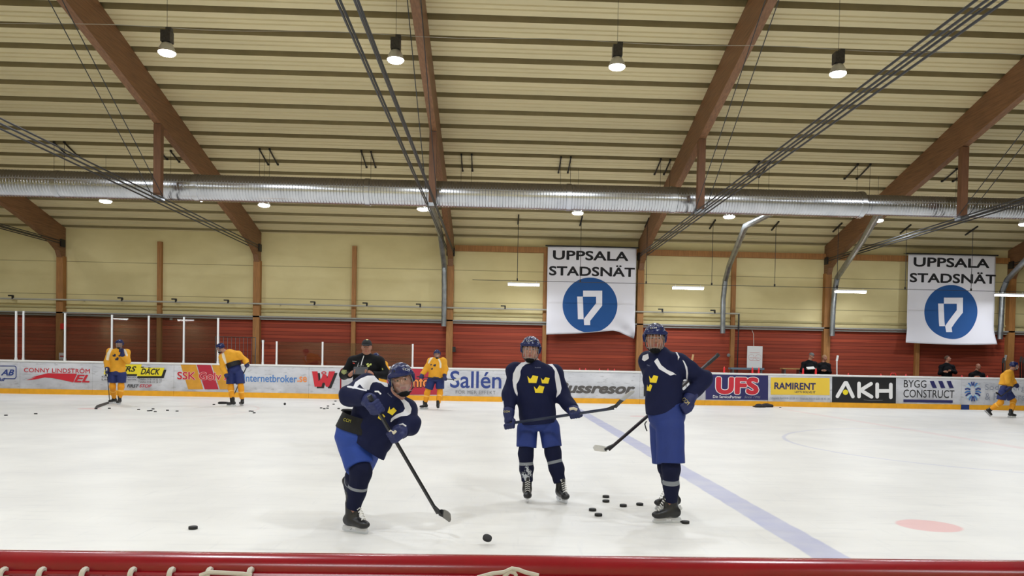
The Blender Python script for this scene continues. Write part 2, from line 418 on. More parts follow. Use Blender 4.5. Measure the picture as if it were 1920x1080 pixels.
# hanger bars on the roof with wires down to the duct
hang = empty('duct_hangers', (0, dy, ROOF(dy)), 'dark duct hanger bars and wires under the roof', 'hanger')
def roof_at(px, py, drop=.03):
    v = ray(px, py); tt = (6.67+.26*YF-drop-EYE)/(v[2]+.26*v[1]); return np.array([0, 0, EYE])+v*tt
HB = [((305, 800), (385, 878)), ((360, 800), (445, 880)), ((885, 820), (935, 895)), ((960, 850), (1010, 910)), ((1465, 840), (1505, 925)), ((1520, 840), (1560, 925)),
      ((2035, 850), (2060, 940)), ((2090, 855), (2110, 940)), ((2595, 870), (2603, 960)), ((2655, 870), (2656, 960)), ((3155, 885), (3142, 970)), ((3210, 885), (3195, 970)), ((3717, 895), (3682, 980)), ((3770, 900), (3735, 980)),
      ((4270, 910), (4218, 990)), ((4325, 910), (4272, 995)), ((4825, 925), (4750, 1005)), ((4895, 925), (4820, 1005)), ((5380, 950), (5300, 1020)), ((5440, 955), (5360, 1020))]
for a, c in HB:
    a, c = roof_at(a[0]/3, a[1]/3), roof_at(c[0]/3, c[1]/3)
    mb = MB(); x = (a[0]+c[0])/2
    mb.bar((x, a[1], a[2]-.02), (x, c[1], c[2]-.02), .035, .035); mb.box((x, a[1], a[2]), (.06, .06, .06)); mb.box((x, c[1], c[2]), (.06, .06, .06)); mb.build('hanger_bar', M['dark'], hang)
    mb = MB(); q = dr if x < DSTEP else .315; y_ = max(min(a[1], c[1]), dy+q*.7); mb.tube([(x, y_, a[2]+(c[2]-a[2])*(y_-a[1])/(c[1]-a[1])), (x, y_, dz+q*1.1), (x, dy+q*.64, dz+q*.82)], .006, 5); mb.build('hanger_wire', M['dark'], hang)
# branch pipes dropping from the duct to the wall
for px, lab, pts in ((833, 'silver branch pipe beside the column seen end-on', [(802, 380, 24.0), (815, 404, 27), (826, 440, 30.6), (833, 500, 31.9), (833, 560, 31.95), (832, 612, 31.95)]),
                     (1356, 'silver branch pipe bending down left of the whiteboard', [(1452, 396, 24.0), (1398, 424, 26.8), (1368, 496, 31), (1360, 525, 31.8), (1356, 560, 31.95), (1355, 625, 31.95)]),
                     (1562, 'silver branch pipe behind the two men at the bench', [(1650, 395, 24.0), (1618, 450, 28), (1570, 520, 31.6), (1565, 545, 31.9), (1562, 580, 31.95), (1560, 630, 31.95)]),
                     (1880, 'silver branch pipe right of the smooth banner', [(1996, 420, 24.0), (1930, 480, 28.5), (1888, 525, 31.6), (1880, 545, 31.9), (1878, 580, 31.95), (1875, 636, 31.95)])):
    P = [at(*p) for p in pts]; path = [P[0]]
    for i in range(1, len(P)): path += [P[i-1]+(P[i]-P[i-1])*f for f in np.linspace(.12, 1, 9)]
    mb = MB(); rr = [.105+(.006 if i % 2 else 0) for i in range(len(path))]; mb.tube(path, rr, 14)
    tag(mb.build('branch_pipe', mat('grey_branch_pipe', rgb(158, 162, 164), .34, .8, noise=.35, scale=5), None, True), lab, 'pipe', 'branch pipes from the duct')

# ---------------------------------------------------------------- lamps
glow = mat('lamp_glow', (1, 1, 1, 1), emit=(1, .97, .9, 1), estr=45)
tubeglow = mat('tube_glow', (1, 1, 1, 1), emit=(1, .98, .92, 1), estr=14)
def lamp_light(o, kind, power, size, size2=None, z=-.02, col=(.93, 1.0, 1.10)):
    l = bpy.data.lights.new('lamp_light', 'AREA'); l.energy = power; l.color = col
    l.shape = kind; l.size = size
    if size2: l.size_y = size2
    lo = bpy.data.objects.new('light_source', l); COL.objects.link(lo); lo.parent = o; lo.location = (0, 0, z); return lo
def high_bay(loc, rod):
    x, y, z = loc
    o = empty('high_bay_lamp', loc)
    mb = MB(); mb.box((x, y, z+.36), (.22, .22, .26)); mb.box((x+.06, y-.02, z+.52), (.12, .14, .08)); mb.tube([(x, y, z+.5), (x, y, z+rod)], .005, 5); mb.build('ballast', mat('grey_ballast', rgb(84, 82, 82), .4, .6, noise=.4, scale=20), o)
    mb = MB(); mb.lathe([(.07, .24), (.12, .2), (.17, .1), (.2, 0)], 20, (x, y, z)); mb.build('reflector', mat('lamp_reflector', rgb(205, 205, 205), .3, .6), o, True)
    mb = MB(); mb.lathe([(.17, 0), (.19, -.015), (.16, -.045), (.08, -.065), (.0, -.07)], 20, (x, y, z)); mb.build('lens', glow, o, True)
    lamp_light(o, 'DISK', LAMP_W, .36, z=-.1)
    return o
protos = {}
LAMPS = []
for (y, z, xs) in ((18.4, 8.55, (-13.05, -7.78, -2.49, 2.73, 8.04, 13.3)), (26.6, 6.68, (-18.5, -13.24, -7.96, -2.6, 2.7, 7.95, 13.16, 18.4)), (11.5, 8.55, (-13.05, -7.78, -2.49, 2.73, 8.04, 13.3)), (3.3, 6.68, (-13.24, -7.96, -2.6, 2.7, 7.95, 13.16))):
    for x in xs: LAMPS.append((x, y, z))
lab18 = {-13.05: 'lit high bay lamp left of the lamp row across the roof', -7.78: 'lit high bay lamp just right of the truss over striped advert', -2.49: 'lit high bay lamp nearest the truss seen end-on', 2.73: 'lit high bay lamp in mid bay left of the banner truss', 8.04: 'lit high bay lamp between banner truss and bench truss', 13.3: 'lit high bay lamp beside the bench truss'}
lab26 = ['lit lamp under duct beyond the high glass end', 'lit lamp under duct above the first yellow skater', 'lit lamp under duct above the bending yellow skater', 'lit lamp under duct above third yellow skater and its red advert', 'lit lamp under duct above the crumpled banner', 'lit lamp hidden by duct left of the bench truss', 'lit lamp under duct on the bench truss', 'lit lamp under duct beyond the smooth banner']
for i, p in enumerate(LAMPS):
    rod = round(ROOF(p[1])-p[2]-.01, 3)
    if rod not in protos: o = protos[rod] = high_bay((0, 0, 6), rod)    # built at its own origin, moved below
    else: o = copy_tree(protos[rod])
    o.location = p
    if p[1] == 18.4: tag(o, lab18[p[0]], 'lamp', 'high bay lamps across the roof')
    elif p[1] == 26.6: tag(o, lab26[i-6], 'lamp', 'high bay lamps behind the duct')
    else: tag(o, 'high bay lamp over the near half of the rink', 'lamp', 'high bay lamps over the near half')
mb = MB(); xs = np.linspace(-22, 22, 45); mb.tube([(x, 18.4, 9.13+.03*math.sin(x*1.2)) for x in xs], .007, 5); tag(mb.build('lamp_cable', mat('pale_cable', rgb(170, 165, 150), .6)), 'thin cable running along the lamps across the roof', 'cable')

def tube_light(loc):
    x, y, z = loc; o = empty('tube_light', loc)
    mb = MB(); mb.box((x, y, z+.06), (1.26, .14, .05)); mb.tube([(x-.5, y, z+.08), (x-.5, y, z+.16)], .008, 5); mb.tube([(x+.5, y, z+.08), (x+.5, y, z+.16)], .008, 5); mb.build('housing', M['white'], o)
    mb = MB(); mb.prism([(-.07, .04), (-.055, -.03), (.055, -.03), (.07, .04)], (x-.61, y, z), (0, 1, 0), (0, 0, 1), 1.22); mb.build('diffuser', tubeglow, o)
    lamp_light(o, 'RECTANGLE', TUBE_W, 1.15, .1, z=-.06)
    return o
tp = None
for x, lab in ((1.02, 'lit tube light left of the crumpled banner'), (7.54, 'lit tube light between the crumpled banner and branch pipe'), (14.08, 'lit tube light beside the branch pipe over the bench'), (20.6, 'lit tube light right of the smooth banner')):
    if tp is None: o = tp = tube_light((0, 0, 4))
    else: o = copy_tree(tp)
    o.location = (x, 30.5, 4.56); tag(o, lab, 'light', 'tube lights over the players bench')
for x, y, z in ((-29, -1.6, 4.3), (-24, -1.6, 4.3), (-14, -1.4, 4.2), (-8.5, -1.4, 4.2), (-6, -1.6, 4.0), (-1, -1.4, 4.0), (3.5, -1.4, 4.0)):
    o = copy_tree(tp); o.location = (x, y, z); tag(o, 'lit tube light over the spectator side', 'light', 'tube lights over the spectator side')
w = empty('light_wire', (8, 30.5, 4.72), 'thin wire rail carrying the tube lights', 'wire')
mb = MB(); mb.tube([(-1.0, 30.5, 4.72), (25, 30.5, 4.72)], .011, 5); mb.build('rail_wire', M['rod'], w)
for px, top in ((972, 410), (1090, 415), (1214, 420), (1337, 425), (1455, 430), (1572, 434), (1700, 440), (1824, 440)):
    p = at(px, top, 30.5); mb = MB(); mb.tube([(p[0], 30.5, 4.72), (p[0], 30.5, ROOF(30.5))], .011, 5); mb.build('drop_wire', M['rod'], w)
    mb = MB(); mb.bar((p[0], 30.2, ROOF(30.2)-.03), (p[0], 31, ROOF(31)-.03), .05, .05); mb.build('hanger_bar', M['dark'], w); mb = MB(); mb.box((p[0], 30.5, 4.76), (.05, .05, .1)); mb.build('wire_clamp', M['dark'], w)
# ---------------------------------------------------------------- flat prints: lettering and shapes that lie on a plane facing the rink
def text_mesh(body, bold=.0, shear=0.0, space=1.0):
    cu_ = bpy.data.curves.new('lettering', 'FONT'); cu_.body = body; cu_.offset = min(bold, 0.0); cu_.shear = shear; cu_.space_character = space; cu_.fill_mode = 'FRONT'; cu_.resolution_u = 4
    o = bpy.data.objects.new('lettering', cu_); COL.objects.link(o)
    bpy.context.view_layer.update()
    me = bpy.data.meshes.new_from_object(o.evaluated_get(bpy.context.evaluated_depsgraph_get()))
    bpy.data.objects.remove(o); bpy.data.curves.remove(cu_)
    v = np.empty(3*len(me.vertices)); me.vertices.foreach_get('co', v); v = v.reshape(-1, 3)
    f = [tuple(p.vertices) for p in me.polygons]
    bpy.data.meshes.remove(me)
    v = v.copy(); v[:, 2] = 0
    if bold > .004:
        n = len(v); k = 10; vs, fs = [v], list(f)
        for i in range(k):
            a = 2*math.pi*i/k; vs.append(v+np.array([bold*math.cos(a), bold*math.sin(a), .00012*(i+1)])); fs += [tuple(j+n*(i+1) for j in q) for q in f]
        v, f = np.concatenate(vs), fs
    return v, f
def fit(v, x0, z0, x1, z1):
    lo, hi = v[:, :2].min(0), v[:, :2].max(0); q = (v[:, :2]-lo)/np.maximum(hi-lo, 1e-6)*np.array([x1-x0, z1-z0])+np.array([x0, z0]); return np.c_[q, v[:, 2]]
BPX = lambda px, py: (lambda p: (p[0], p[2]))(at(px, py, BY))
def z4(ox, oy, k=4.0):
    return lambda x, y: (ox+x/k, oy+y/k)
class Board:
    """prints on a board section: everything in pixels of the photograph, brought to the plane of the boards"""
    def __init__(s, parent, zoom, y=None): s.p, s.z, s.k, s.y = parent, zoom, 0, y if y is not None else BY
    def XZ(s, x, y): p = at(*s.z(x, y), s.y); return np.array([p[0], p[2]])
    def lay(s, name, v2, f, m, lift=None, fn=None):
        s.k += 1; d = .0035+.0022*s.k if lift is None else lift
        mb = MB(); mb.add([(q[0], (fn(q[0], q[1]) if fn else s.y)-d-(q[2] if len(q) > 2 else 0), q[1]) for q in v2], f); return mb.build(name, m, s.p)
    def text(s, body, x0, ytop, x1, ybot, m, bold=.01, shear=0.0, name='lettering', outline=None, space=1.0, fn=None):
        a, b = s.XZ(x0, ybot), s.XZ(x1, ytop); zl, zh = (a[1]+s.XZ(x1, ybot)[1])/2, (b[1]+s.XZ(x0, ytop)[1])/2
        if outline:
            v, f = text_mesh(body, bold+outline[1], shear, space); v0, _ = text_mesh(body, bold, shear, space)
            lo, hi = v0[:, :2].min(0), v0[:, :2].max(0); v = np.c_[(v[:, :2]-lo)/(hi-lo)*np.array([b[0]-a[0], zh-zl])+np.array([a[0], zl]), v[:, 2]]; s.lay('letter_outline', v, f, outline[0], fn=fn)
        v, f = text_mesh(body, bold, shear, space); return s.lay(name, fit(v, a[0], zl, b[0], zh), f, m, fn=fn)
    def poly(s, pts, m, name='print'):
        v = [s.XZ(*p) for p in pts]; return s.lay(name, v, [tuple(range(len(v)))], m)
    def disc(s, x, y, r, m, name='print', n=32, ry=None):
        ry = ry or r; return s.poly([(x+r*math.cos(2*math.pi*i/n), y+ry*math.sin(2*math.pi*i/n)) for i in range(n)], m, name)
    def strokes(s, lines, w, m, name='lettering'):
        V, Fs = [], []
        for ln in lines:
            for (a, b) in zip(ln[:-1], ln[1:]):
                a, b = np.array(a, float), np.array(b, float); d = unit(b-a); nn = np.array([-d[1], d[0]])*w/2; k = len(V)
                V += [tuple(q)+(.00015*k2,) for k2, q in ((len(Fs), z_) for z_ in (a+nn, b+nn, b-nn, a-nn))]; Fs.append((k, k+1, k+2, k+3))
            for c in ln:
                k = len(V); V += [(c[0]+w/2*math.cos(2*math.pi*i/12), c[1]+w/2*math.sin(2*math.pi*i/12), .00015*len(Fs)) for i in range(12)]; Fs.append(tuple(range(k, k+12)))
        return s.lay(name, [tuple(s.XZ(*p[:2]))+(p[2],) for p in V], Fs, m)
def ink(name, *c, **k): return mat('print_'+name, rgb(*c), .45, **k)
INK = dict(blue=ink('blue', 40, 62, 130), navy=ink('navy', 38, 38, 92), red=ink('red', 196, 38, 52), black=ink('black', 26, 26, 28), yellow=ink('yellow', 232, 212, 40), gray=ink('gray', 120, 120, 122), orange=ink('orange', 236, 140, 70),
           white=ink('white', 232, 230, 228), ochre=ink('ochre', 222, 158, 48, noise=.25, scale=3), crimson=ink('crimson', 178, 36, 58, noise=.1, scale=3), sky=ink('sky', 74, 124, 186), pale=ink('pale', 176, 206, 226), dim=ink('dim', 84, 80, 78), slate=ink('slate', 142, 146, 160), amber=ink('amber', 232, 196, 66))
panel_m = mat('board_panel', rgb(206, 206, 208), .4, noise=.28, scale=1.6, stretch=(.5, 1, 2.5), col2=rgb(172, 172, 176))
def scuffed_panel():
    m = bpy.data.materials.new('scuffed_board_panel'); m.use_nodes = True; t = m.node_tree; b = t.nodes['Principled BSDF']
    tc = node(t, 'ShaderNodeTexCoord'); gm = node(t, 'ShaderNodeNewGeometry'); sp = node(t, 'ShaderNodeSeparateXYZ'); t.links.new(gm.outputs['Position'], sp.inputs[0])
    def nz(scale, st, d=6):
        mp = node(t, 'ShaderNodeMapping'); mp.inputs['Scale'].default_value = st; t.links.new(gm.outputs['Position'], mp.inputs[0])
        n = node(t, 'ShaderNodeTexNoise'); n.inputs['Scale'].default_value = scale; n.inputs['Detail'].default_value = d; t.links.new(mp.outputs[0], n.inputs['Vector']); return n.outputs['Fac']
    def rm(f, a, c):
        r = node(t, 'ShaderNodeMapRange'); r.inputs[1].default_value, r.inputs[2].default_value = a, c; t.links.new(f, r.inputs[0]); return r.outputs[0]
    c = mixc(t, rm(nz(1.2, (.6, 1, 1.6)), .35, .7), rgb(214, 214, 217), rgb(186, 187, 192))
    c = mixc(t, math_node(t, 'MULTIPLY', rm(nz(5, (.7, 1, 2.6), 9), .57, .72), .5), c, rgb(112, 110, 112))     # puck marks
    c = mixc(t, math_node(t, 'MULTIPLY', math_node(t, 'MULTIPLY', rm(nz(2.4, (.8, 1, 1), 8), .35, .7), rm(sp.outputs[2], .75, .2)), .55), c, rgb(122, 118, 116))   # scuffs near the kick plate
    t.links.new(c, b.inputs['Base Color']); b.inputs['Roughness'].default_value = .42
    return m
panel_m = scuffed_panel()
kick_y = mat('yellow_kick_plate', rgb(240, 172, 34), .45, noise=.15, scale=4)
kick_b = mat('blue_kick_plate', rgb(30, 52, 110), .45)
cap_m = mat('white_cap_rail', rgb(228, 226, 222), .4)
def section(pa, pb, label, kick=None):
    xa, xb = (at(pa, 715, BY)[0] if pa > -900 else X0), at(pb, 715, BY)[0]
    o = empty('board_section', ((xa+xb)/2, BY, 0), label, 'rink board', 'board sections along the far side')
    g = .006
    mb = MB(); mb.box(((xa+xb)/2, BY+.05, .7), (xb-xa-g, .1, 1.02)); mb.build('panel', panel_m, o)
    a = xa
    for x0, x1, m in ([(xa, xb, kick_y)] if not kick else kick(xa, xb)):
        mb = MB(); mb.box(((x0+x1)/2, BY+.045, .095), (x1-x0-g, .115, .19)); mb.build('kick_plate', m, o)
    mb = MB(); mb.prism([(BY-.02, 1.2), (BY+.13, 1.2), (BY+.13, 1.25), (BY+.11, 1.262), (BY, 1.262), (BY-.02, 1.25)], (xa, 0, 0), (0, 1, 0), (0, 0, 1), xb-xa); mb.build('cap_rail', cap_m, o)
    return o
A, B_, C_, D_ = z4(0, 570), z4(480, 570), z4(960, 570), z4(1440, 570)
s = section(-100, 37.5, 'white board section at far left with part of blue framed lettering'); b = Board(s, A)
b.text('AB', 8, 490, 108, 536, INK['blue'], .03, .35); b.text('kil', -10, 553, 40, 578, INK['blue'], .03, .35)
b.strokes([[(-60, 465), (112, 465), (122, 475), (122, 548), (112, 560), (40, 560)]], 6, INK['blue'], 'frame_line')
s = section(37.5, 173.5, 'white board section with red lettering above a red arrow'); b = Board(s, A)
b.text('CONNY LINDSTRÖM', 180, 476, 675, 516, INK['red'], .012, space=1.05)
b.poly([(195, 571), (250, 556), (270, 551), (232, 552), (300, 533), (360, 519), (578, 523), (550, 588), (470, 570), (400, 556), (335, 551), (262, 566)], INK['red'], 'arrow')
b.text('EL', 556, 530, 674, 588, INK['red'], .035, .35)
s = section(173.5, 326, 'grey scuffed board section with two yellow tyre shop labels'); b = Board(s, A)
b.poly([(806, 470), (1080, 470), (1060, 540), (786, 540)], INK['black'], 'label_shadow'); b.poly([(800, 453), (1065, 453), (1043, 526), (778, 526)], INK['yellow'], 'label')
b.text('ERS', 905, 466, 1024, 508, INK['black'], .03, .35)
b.poly([(1052, 492), (1250, 492), (1228, 556), (1028, 556)], INK['black'], 'label_shadow'); b.poly([(1047, 478), (1236, 478), (1212, 541), (1026, 541)], INK['yellow'], 'label')
b.text('DÄCK', 1056, 474, 1202, 530, INK['black'], .03, .35)
for tx, x0, y0, x1 in (('Kålsängsgränd', 765, 541, 930), ('Uppsala', 945, 541, 1024), ('Telefon 018-10 22 10', 1040, 559, 1214), ('Librobäck', 765, 560, 920), ('Uppsala', 945, 560, 1024), ('Telefon 018-10 24 17', 1040, 578, 1214)): b.text(tx, x0, y0, x1, y0+14, INK['dim'], .01)
b.text('FIRST', 955, 602, 1044, 627, INK['black'], .02, .3); b.text('STOP', 1048, 602, 1140, 627, INK['red'], .02, .3); b.poly([(915, 600), (932, 600), (940, 627), (924, 627)], INK['red'], 'chevron')
s = section(326, 452, 'white board section with ochre and crimson slanted stripes'); b = Board(s, A)
b.poly([(1355, 455), (1470, 455), (1525, 640), (1412, 640)], INK['ochre'], 'stripe'); b.poly([(1476, 455), (1580, 455), (1640, 640), (1536, 640)], INK['crimson'], 'stripe'); b.poly([(1588, 455), (1690, 455), (1745, 640), (1650, 640)], INK['ochre'], 'stripe')
b.text('SSK Golv AB', 1330, 512, 1790, 570, INK['red'], .022, outline=(INK['white'], .02))
s = section(452, 579, 'pale board section with blue web address lettering'); b = Board(s, z4(0, 0, 1))
b.text('Internetbroker', 457, 702.5, 557, 716.5, INK['sky'], .015); b.text('.se', 557.5, 706, 575.5, 716.5, INK['orange'], .02)
s = section(579, 722, 'white board section with red W shaped sign behind the coach'); b = Board(s, B_)
for off, m, nm in ((17, INK['black'], 'sign_shadow'), (0, INK['red'], 'lettering')):
    q = lambda *p: [(x+off, y+off*.7) for x, y in p]
    b.poly(q((420, 505), (462, 505), (470, 580), (500, 545), (472, 620), (440, 620)), m, nm); b.poly(q((472, 620), (500, 530), (528, 530), (548, 620), (524, 620), (515, 590), (500, 590), (492, 620)), m, nm); b.poly(q((595, 505), (548, 505), (535, 560), (528, 530), (515, 590), (524, 620), (548, 620)), m, nm)
b.strokes([[(510+16*math.cos(a), 517+9*math.sin(a)) for a in np.linspace(0, 2*math.pi, 13)]], 7, INK['red'], 'letter_ring')
s = section(722, 830.5, 'red board section with orange lettering behind third yellow skater'); b = Board(s, B_)
b.poly([(969, 484), (1400, 486), (1400, 681), (969, 680)], INK['crimson'], 'advert_ground'); b.text('Comfort', 1015, 540, 1385, 624, INK['orange'], .02, outline=(INK['black'], .045)); 
s = section(830.5, 951, 'white board section with large blue surname lettering'); b = Board(s, B_)
b.text('Sallén', 1455, 503, 1842, 632, INK['blue'], .012); b.text('FÖR MER EFFEKT', 1498, 643, 1797, 675, INK['gray'], -.004, space=1.1)
def kick_blue(xa, xb): return [(xa, 2.42, kick_y), (2.42, 2.78, kick_b), (2.78, xb, kick_y)]
s = section(951, 1200, 'dirty white board section with dark grey italic lettering', kick_blue); b = Board(s, C_)
b.text('Bussresor', 330, 590, 925, 672, INK['dim'], .045, .3)
s = section(1200, 1322.5, 'board section mostly hidden by the rightmost blue skater'); b = Board(s, C_)
b.poly([(988, 540), (1090, 540), (1090, 692), (988, 692)], INK['black'], 'advert_ground'); b.text('n', 1280, 575, 1310, 622, INK['dim'], 0.0); b.text('g', 1281, 642, 1306, 690, INK['dim'], 0.0)
s = section(1322.5, 1440.5, 'navy board section with big red white-edged letters'); b = Board(s, C_)
b.poly([(1452, 528), (1920, 536), (1920, 720), (1452, 716)], INK['navy'], 'advert_ground'); b.text('UFS', 1527, 548, 1852, 678, INK['red'], .05, outline=(INK['white'], .03)); b.text('Din ServicePartner', 1506, 685, 1720, 707, INK['white'], .012); b.text('Since 1996', 1740, 688, 1862, 707, INK['slate'], -.005, .4)
s = section(1440.5, 1558.5, 'yellow board advert with navy slab lettering on white section'); b = Board(s, D_)
b.poly([(20, 551), (462, 556), (462, 684), (20, 680)], INK['amber'], 'advert_ground'); b.text('RAMIRENT', 46, 590, 358, 642, INK['navy'], .03); b.text("LET'S SOLVE IT", 200, 652, 356, 669, INK['dim'], .02); b.text('Uppsala Syd 018-10 04 11  Uppsala Nord 018-18 43 30', 20, 700, 462, 720, INK['slate'], .01)
s = section(1558.5, 1682, 'black board section with rounded white letters and yellow dot'); b = Board(s, D_)
b.poly([(481, 545), (960, 553), (958, 747), (479, 741)], INK['black'], 'advert_ground'); b.strokes([[(520, 692), (578, 592), (588, 592), (636, 694)], [(682, 596), (682, 694)], [(772, 598), (694, 646), (776, 696)], [(818, 602), (818, 696)], [(920, 604), (920, 700)], [(818, 652), (920, 652)]], 27, INK['white']); b.disc(580, 662, 20, INK['yellow'], 'dot'); b.strokes([[(718, 718), (760, 724), (858, 722)]], 3, INK['gray'], 'scratch')
s = section(1682, 1803, 'white board section with black lettering and three navy slants'); b = Board(s, D_)
b.text('BYGG', 1018, 571, 1188, 627, INK['black'], .004); b.text('CONSTRUCT', 1015, 644, 1398, 703, INK['black'], .004)
for k in range(3): b.poly([(1212+63*k, 577), (1243+63*k, 577), (1266+63*k, 630), (1234+63*k, 630)], INK['navy'], 'slant')
b.poly([(1014, 715), (1384, 722), (1384, 742), (1014, 736)], INK['navy'], 'underline')
def kick_b2(xa, xb):
    xm, xn = xa, at(1817, 765, BY)[0]; return [(xm, xn, kick_b), (xn, xb, kick_y)]
s = section(1803, 1960, 'white board section with blue feathered emblem behind skating player', kick_b2); b = Board(s, D_)
for sx in (-1, 1):
    for i, (x0, y0, x1, y1, wd, m) in enumerate(((4, -50, 8, -70, 10, 'blue'), (14, -44, 30, -62, 10, 'sky'), (20, -32, 46, -42, 10, 'pale'), (22, -18, 54, -20, 11, 'blue'), (22, -2, 56, 6, 10, 'sky'), (20, 12, 50, 28, 11, 'blue'), (16, 24, 40, 46, 11, 'pale'), (10, 32, 26, 60, 10, 'sky'), (3, 38, 8, 68, 9, 'blue'))):
        b.strokes([[(1534+sx*x0, 658+y0), (1534+sx*(x0+x1)/2, 658+(y0+y1)/2-5), (1534+sx*x1, 658+y1)]], wd, INK[m], 'emblem_ray')
b.text('Söderberg', 1622, 603, 1925, 660, INK['slate'], -.006); b.text('& Partners', 1622, 670, 1918, 722, INK['slate'], -.006)
section(1960, 2500, 'white board section beyond the emblem advert')

# ---------------------------------------------------------------- glass and its posts on the left boards
gm = bpy.data.materials.new('rink_glass'); gm.use_nodes = True; t = gm.node_tree; t.nodes.remove(t.nodes['Principled BSDF'])
tr = node(t, 'ShaderNodeBsdfTransparent'); tr.inputs[0].default_value = (.74, .73, .72, 1); gl = node(t, 'ShaderNodeBsdfGlossy'); gl.inputs['Roughness'].default_value = .015; mx = node(t, 'ShaderNodeMixShader'); mx.inputs[0].default_value = .045
t.links.new(tr.outputs[0], mx.inputs[1]); t.links.new(gl.outputs[0], mx.inputs[2]); t.links.new(mx.outputs[0], t.nodes['Material Output'].inputs[0])
post_x = {}
for px, top, lab in ((30, 583, 'white glass post, left one of the close pair'), (44, 583, 'white glass post, right one of the close pair'), (122, 587, 'white glass post above the end of the red arrow lettering'), (210, 590, 'white glass post behind head of the yellow skater hand to face'), (279, 592, 'white glass post above the yellow label of the tyre advert'), (345, 594, 'white glass post above the slanted stripes'), (409, 596, 'tall white glass post at left edge of grey metal fence'),
                     (493, 638, 'short white glass post right of the grey fence'), (519, 640, 'short white glass post above the blue web address'), (605, 641, 'short white glass post above the red W shaped sign'), (774, 645, 'short white glass post behind third yellow skater')):
    p = at(px, top, BY+.05); post_x[px] = (p[0], p[2]); mb = MB(); mb.box((p[0], BY+.06, (1.26+p[2])/2), (.06, .05, p[2]-1.26)); mb.box((p[0], BY+.06, 1.3), (.066, .08, .08))
    tag(mb.build('glass_post', M['white']), lab, 'post', 'white posts between the glass panes')
post_x[-160] = (at(-160, 580, BY+.05)[0], 3.05)
for a, c, lab in ((-160, 30, 'tall clear rink glass pane at far left'), (44, 122, 'tall clear rink glass pane between the close pair of posts and red arrow'), (122, 210, 'tall clear rink glass pane left of yellow skater hand to face'), (210, 279, 'tall clear rink glass pane right of yellow skater hand to face'), (279, 345, 'tall clear rink glass pane above tyre advert'), (345, 409, 'tall clear rink glass pane left of grey fence'),
                  (519, 605, 'low clear rink glass pane left of the coach'), (605, 774, 'low clear rink glass pane behind the coach')):
    xa, xb = post_x[a][0]+.034, post_x[c][0]-.034; h = min(post_x[a][1], post_x[c][1])-.02
    mb = MB(); mb.box(((xa+xb)/2, BY+.06, (1.265+h)/2), (xb-xa, .012, h-1.265)); tag(mb.build('rink_shield', gm), lab, 'glass pane', 'clear panes on the rink boards')

